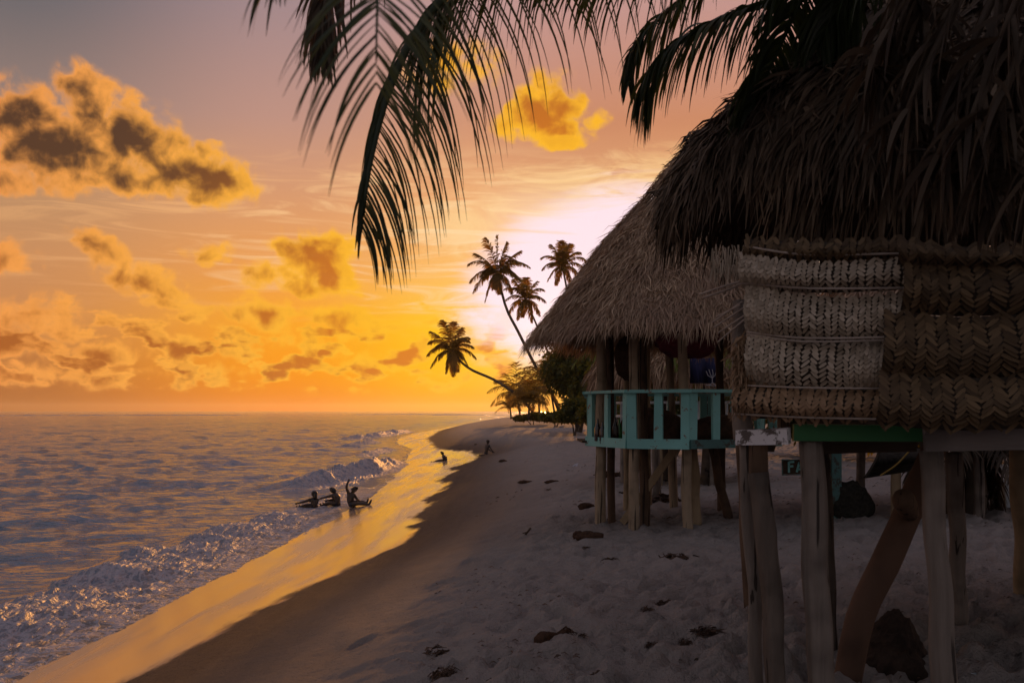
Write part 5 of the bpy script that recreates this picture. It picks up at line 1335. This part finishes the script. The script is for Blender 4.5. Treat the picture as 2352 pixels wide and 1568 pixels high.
weed(1343, 1260, 20, "small round clump of dried weed directly below the coconuts", 2, 50)
weed(1013, 1555, 56, "large dark ragged clump of weed at the very bottom of the slope", 3, 130, .45)
weed(996, 1498, 56, "long low weed clump left of the big coconut husk, above the bottom one", 4, 90, .2)
weed(1171, 1522, 36, "thin weed clump below the big coconut husk", 5, 60, .2)
weed(1571, 1470, 32, "spiky upright weed tuft near the stilts, second below the long red clump", 6, 90, .55)
weed(1492, 1495, 34, "rounded weed tuft between the big husk and the near stilts", 7, 90, .4)
weed(1331, 1462, 30, "short weed clump just right of the big coconut husk", 8, 60, .25)
weed(1613, 1453, 66, "long reddish weed clump lying nearest the brown leaning stilt", 9, 130, .15)
weed(1558, 1511, 20, "tiny weed tuft, left one of the pair low by the near stilts", 10, 40)
weed(1601, 1509, 22, "tiny weed tuft, right one of the pair low by the near stilts", 11, 40)
weed(1484, 1400, 30, "brown weed tuft in the middle of the trampled sand", 12, 60, .4)
weed(1505, 1384, 66, "broad thin weed scatter in the middle of the trampled sand", 13, 60, .1)
weed(1382, 1553, 60, "thin weed streak at the bottom edge of the sand", 14, 60, .12)
weed(1545, 1285, 70, "thin weed scatter on the trampled sand below the middle stilts", 15, 60, .1)
weed(1257, 1127, 16, "very small weed speck below the two flat lumps", 16, 30)
weed(1440, 1130, 60, "weed line across the sand between the stilts of the railed hut", 17, 120, .1)
weed(1500, 1152, 80, "broad dark weed line right of the diagonal brace", 18, 160, .1)
weed(1395, 1095, 70, "dark weed line behind the first stilt of the railed hut", 19, 120, .12)
lump(1093, 1021, (.1, .1, .05), M['husk'], "tiny dark lump on the sand left of the kneeling child", "weed_clump", "seaweed", 16, 0, 60)
p = ground_hit(1321, 1069, 20); mb = MB(); mb.add([(p.x - .09, p.y, p.z + .01), (p.x + .05, p.y - .05, p.z + .01), (p.x + .09, p.y, p.z + .1), (p.x, p.y + .03, p.z + .07), (p.x - .09, p.y + .04, p.z + .0), (p.x + .09, p.y + .05, p.z + .08)], [(0, 1, 2, 3), (4, 5, 2, 1), (0, 3, 5, 4)])
o = mb.build("paper_scrap", M['whitecloth']); tag(o, "crumpled white scrap of paper on the littered sand left of the railed hut", "litter")
p = ground_hit(2234, 1553, 6); o = soft("plastic_scrap", (p.x, p.y, p.z + .012), (.05, .03, .016), M['crate'], 17, "crumpled clear plastic scrap on the shaded sand by the near stilt", "litter", .2, 3, .4)
p = ground_hit(1214, 1228, 12); mb = MB(); mb.beam(p + Vector((-.05, 0, .0)), p + Vector((.03, .02, .10)), .03, .02); mb.beam(p + Vector((-.08, 0, .03)), p + Vector((.0, .0, .05)), .02, .012); o = mb.build("wood_chip", M['joist']); tag(o, "small dark split of wood standing up from the slope", "wood")
# fine leaf litter and weed over the dry sand
rs = np.random.RandomState(77); n = 9000
yy = np.exp(rs.uniform(math.log(5.0), math.log(60), n)); xx = rs.uniform(-.5, 1, n) * (0.5 * yy) ; tt = xx - dry_smooth(yy)
dn_ = fbm(xx * .55 + 3, yy * .35, 3, 91); keep = (tt > 1.0) & (dn_ + .35 * sstep(1, 6, tt) + rs.uniform(-.12, .12, n) > .47)
xx, yy = xx[keep], yy[keep]; n = len(xx)
zz = ground_z(xx, yy) + .004; th = rs.normal(0.1, .5, n); ln = rs.uniform(.01, .05, n) * (1 + (yy > 14) * 1.3)
dv = np.stack([np.cos(th), np.sin(th), rs.normal(0, .12, n)], -1); t3 = np.array([0, .5, 1.0])
C = np.stack([xx, yy, zz], -1)[:, None] + dv[:, None] * (ln[:, None] * t3)[..., None]; C[..., 2] += (.22 * ln)[:, None] * np.sin(t3 * math.pi)
o = strip_mesh("leaf_litter", C, unit(np.stack([-np.sin(th), np.cos(th), rs.uniform(.3, 1.2, n)], -1)), (ln * rs.uniform(.05, .16, n))[:, None] * np.array([.6, 1, .3])[None, :], rs.rand(n), M['litter'])
tag(o, kind='stuff')

# ================================================================ HAZE
mb = MB()
x0, x1, y0, y1, z0, z1 = -2600, 2600, -60, 3400, -9, 24
hz = MB(); hz.box(((x0 + x1) / 2, (y0 + y1) / 2, (z0 + z1) / 2), (x1 - x0, y1 - y0, z1 - z0))
hm_ = bpy.data.materials.new("haze"); hm_.use_nodes = True; t_ = hm_.node_tree; t_.nodes.clear()
vo = t_.nodes.new('ShaderNodeVolumePrincipled'); vo.inputs['Density'].default_value = HAZE; vo.inputs['Anisotropy'].default_value = 0.6; vo.inputs['Color'].default_value = (1, .93, .86, 1)
ou = t_.nodes.new('ShaderNodeOutputMaterial'); t_.links.new(vo.outputs[0], ou.inputs['Volume'])
o = hz.build("haze", hm_); tag(o, kind='stuff'); o.display_type = 'WIRE'
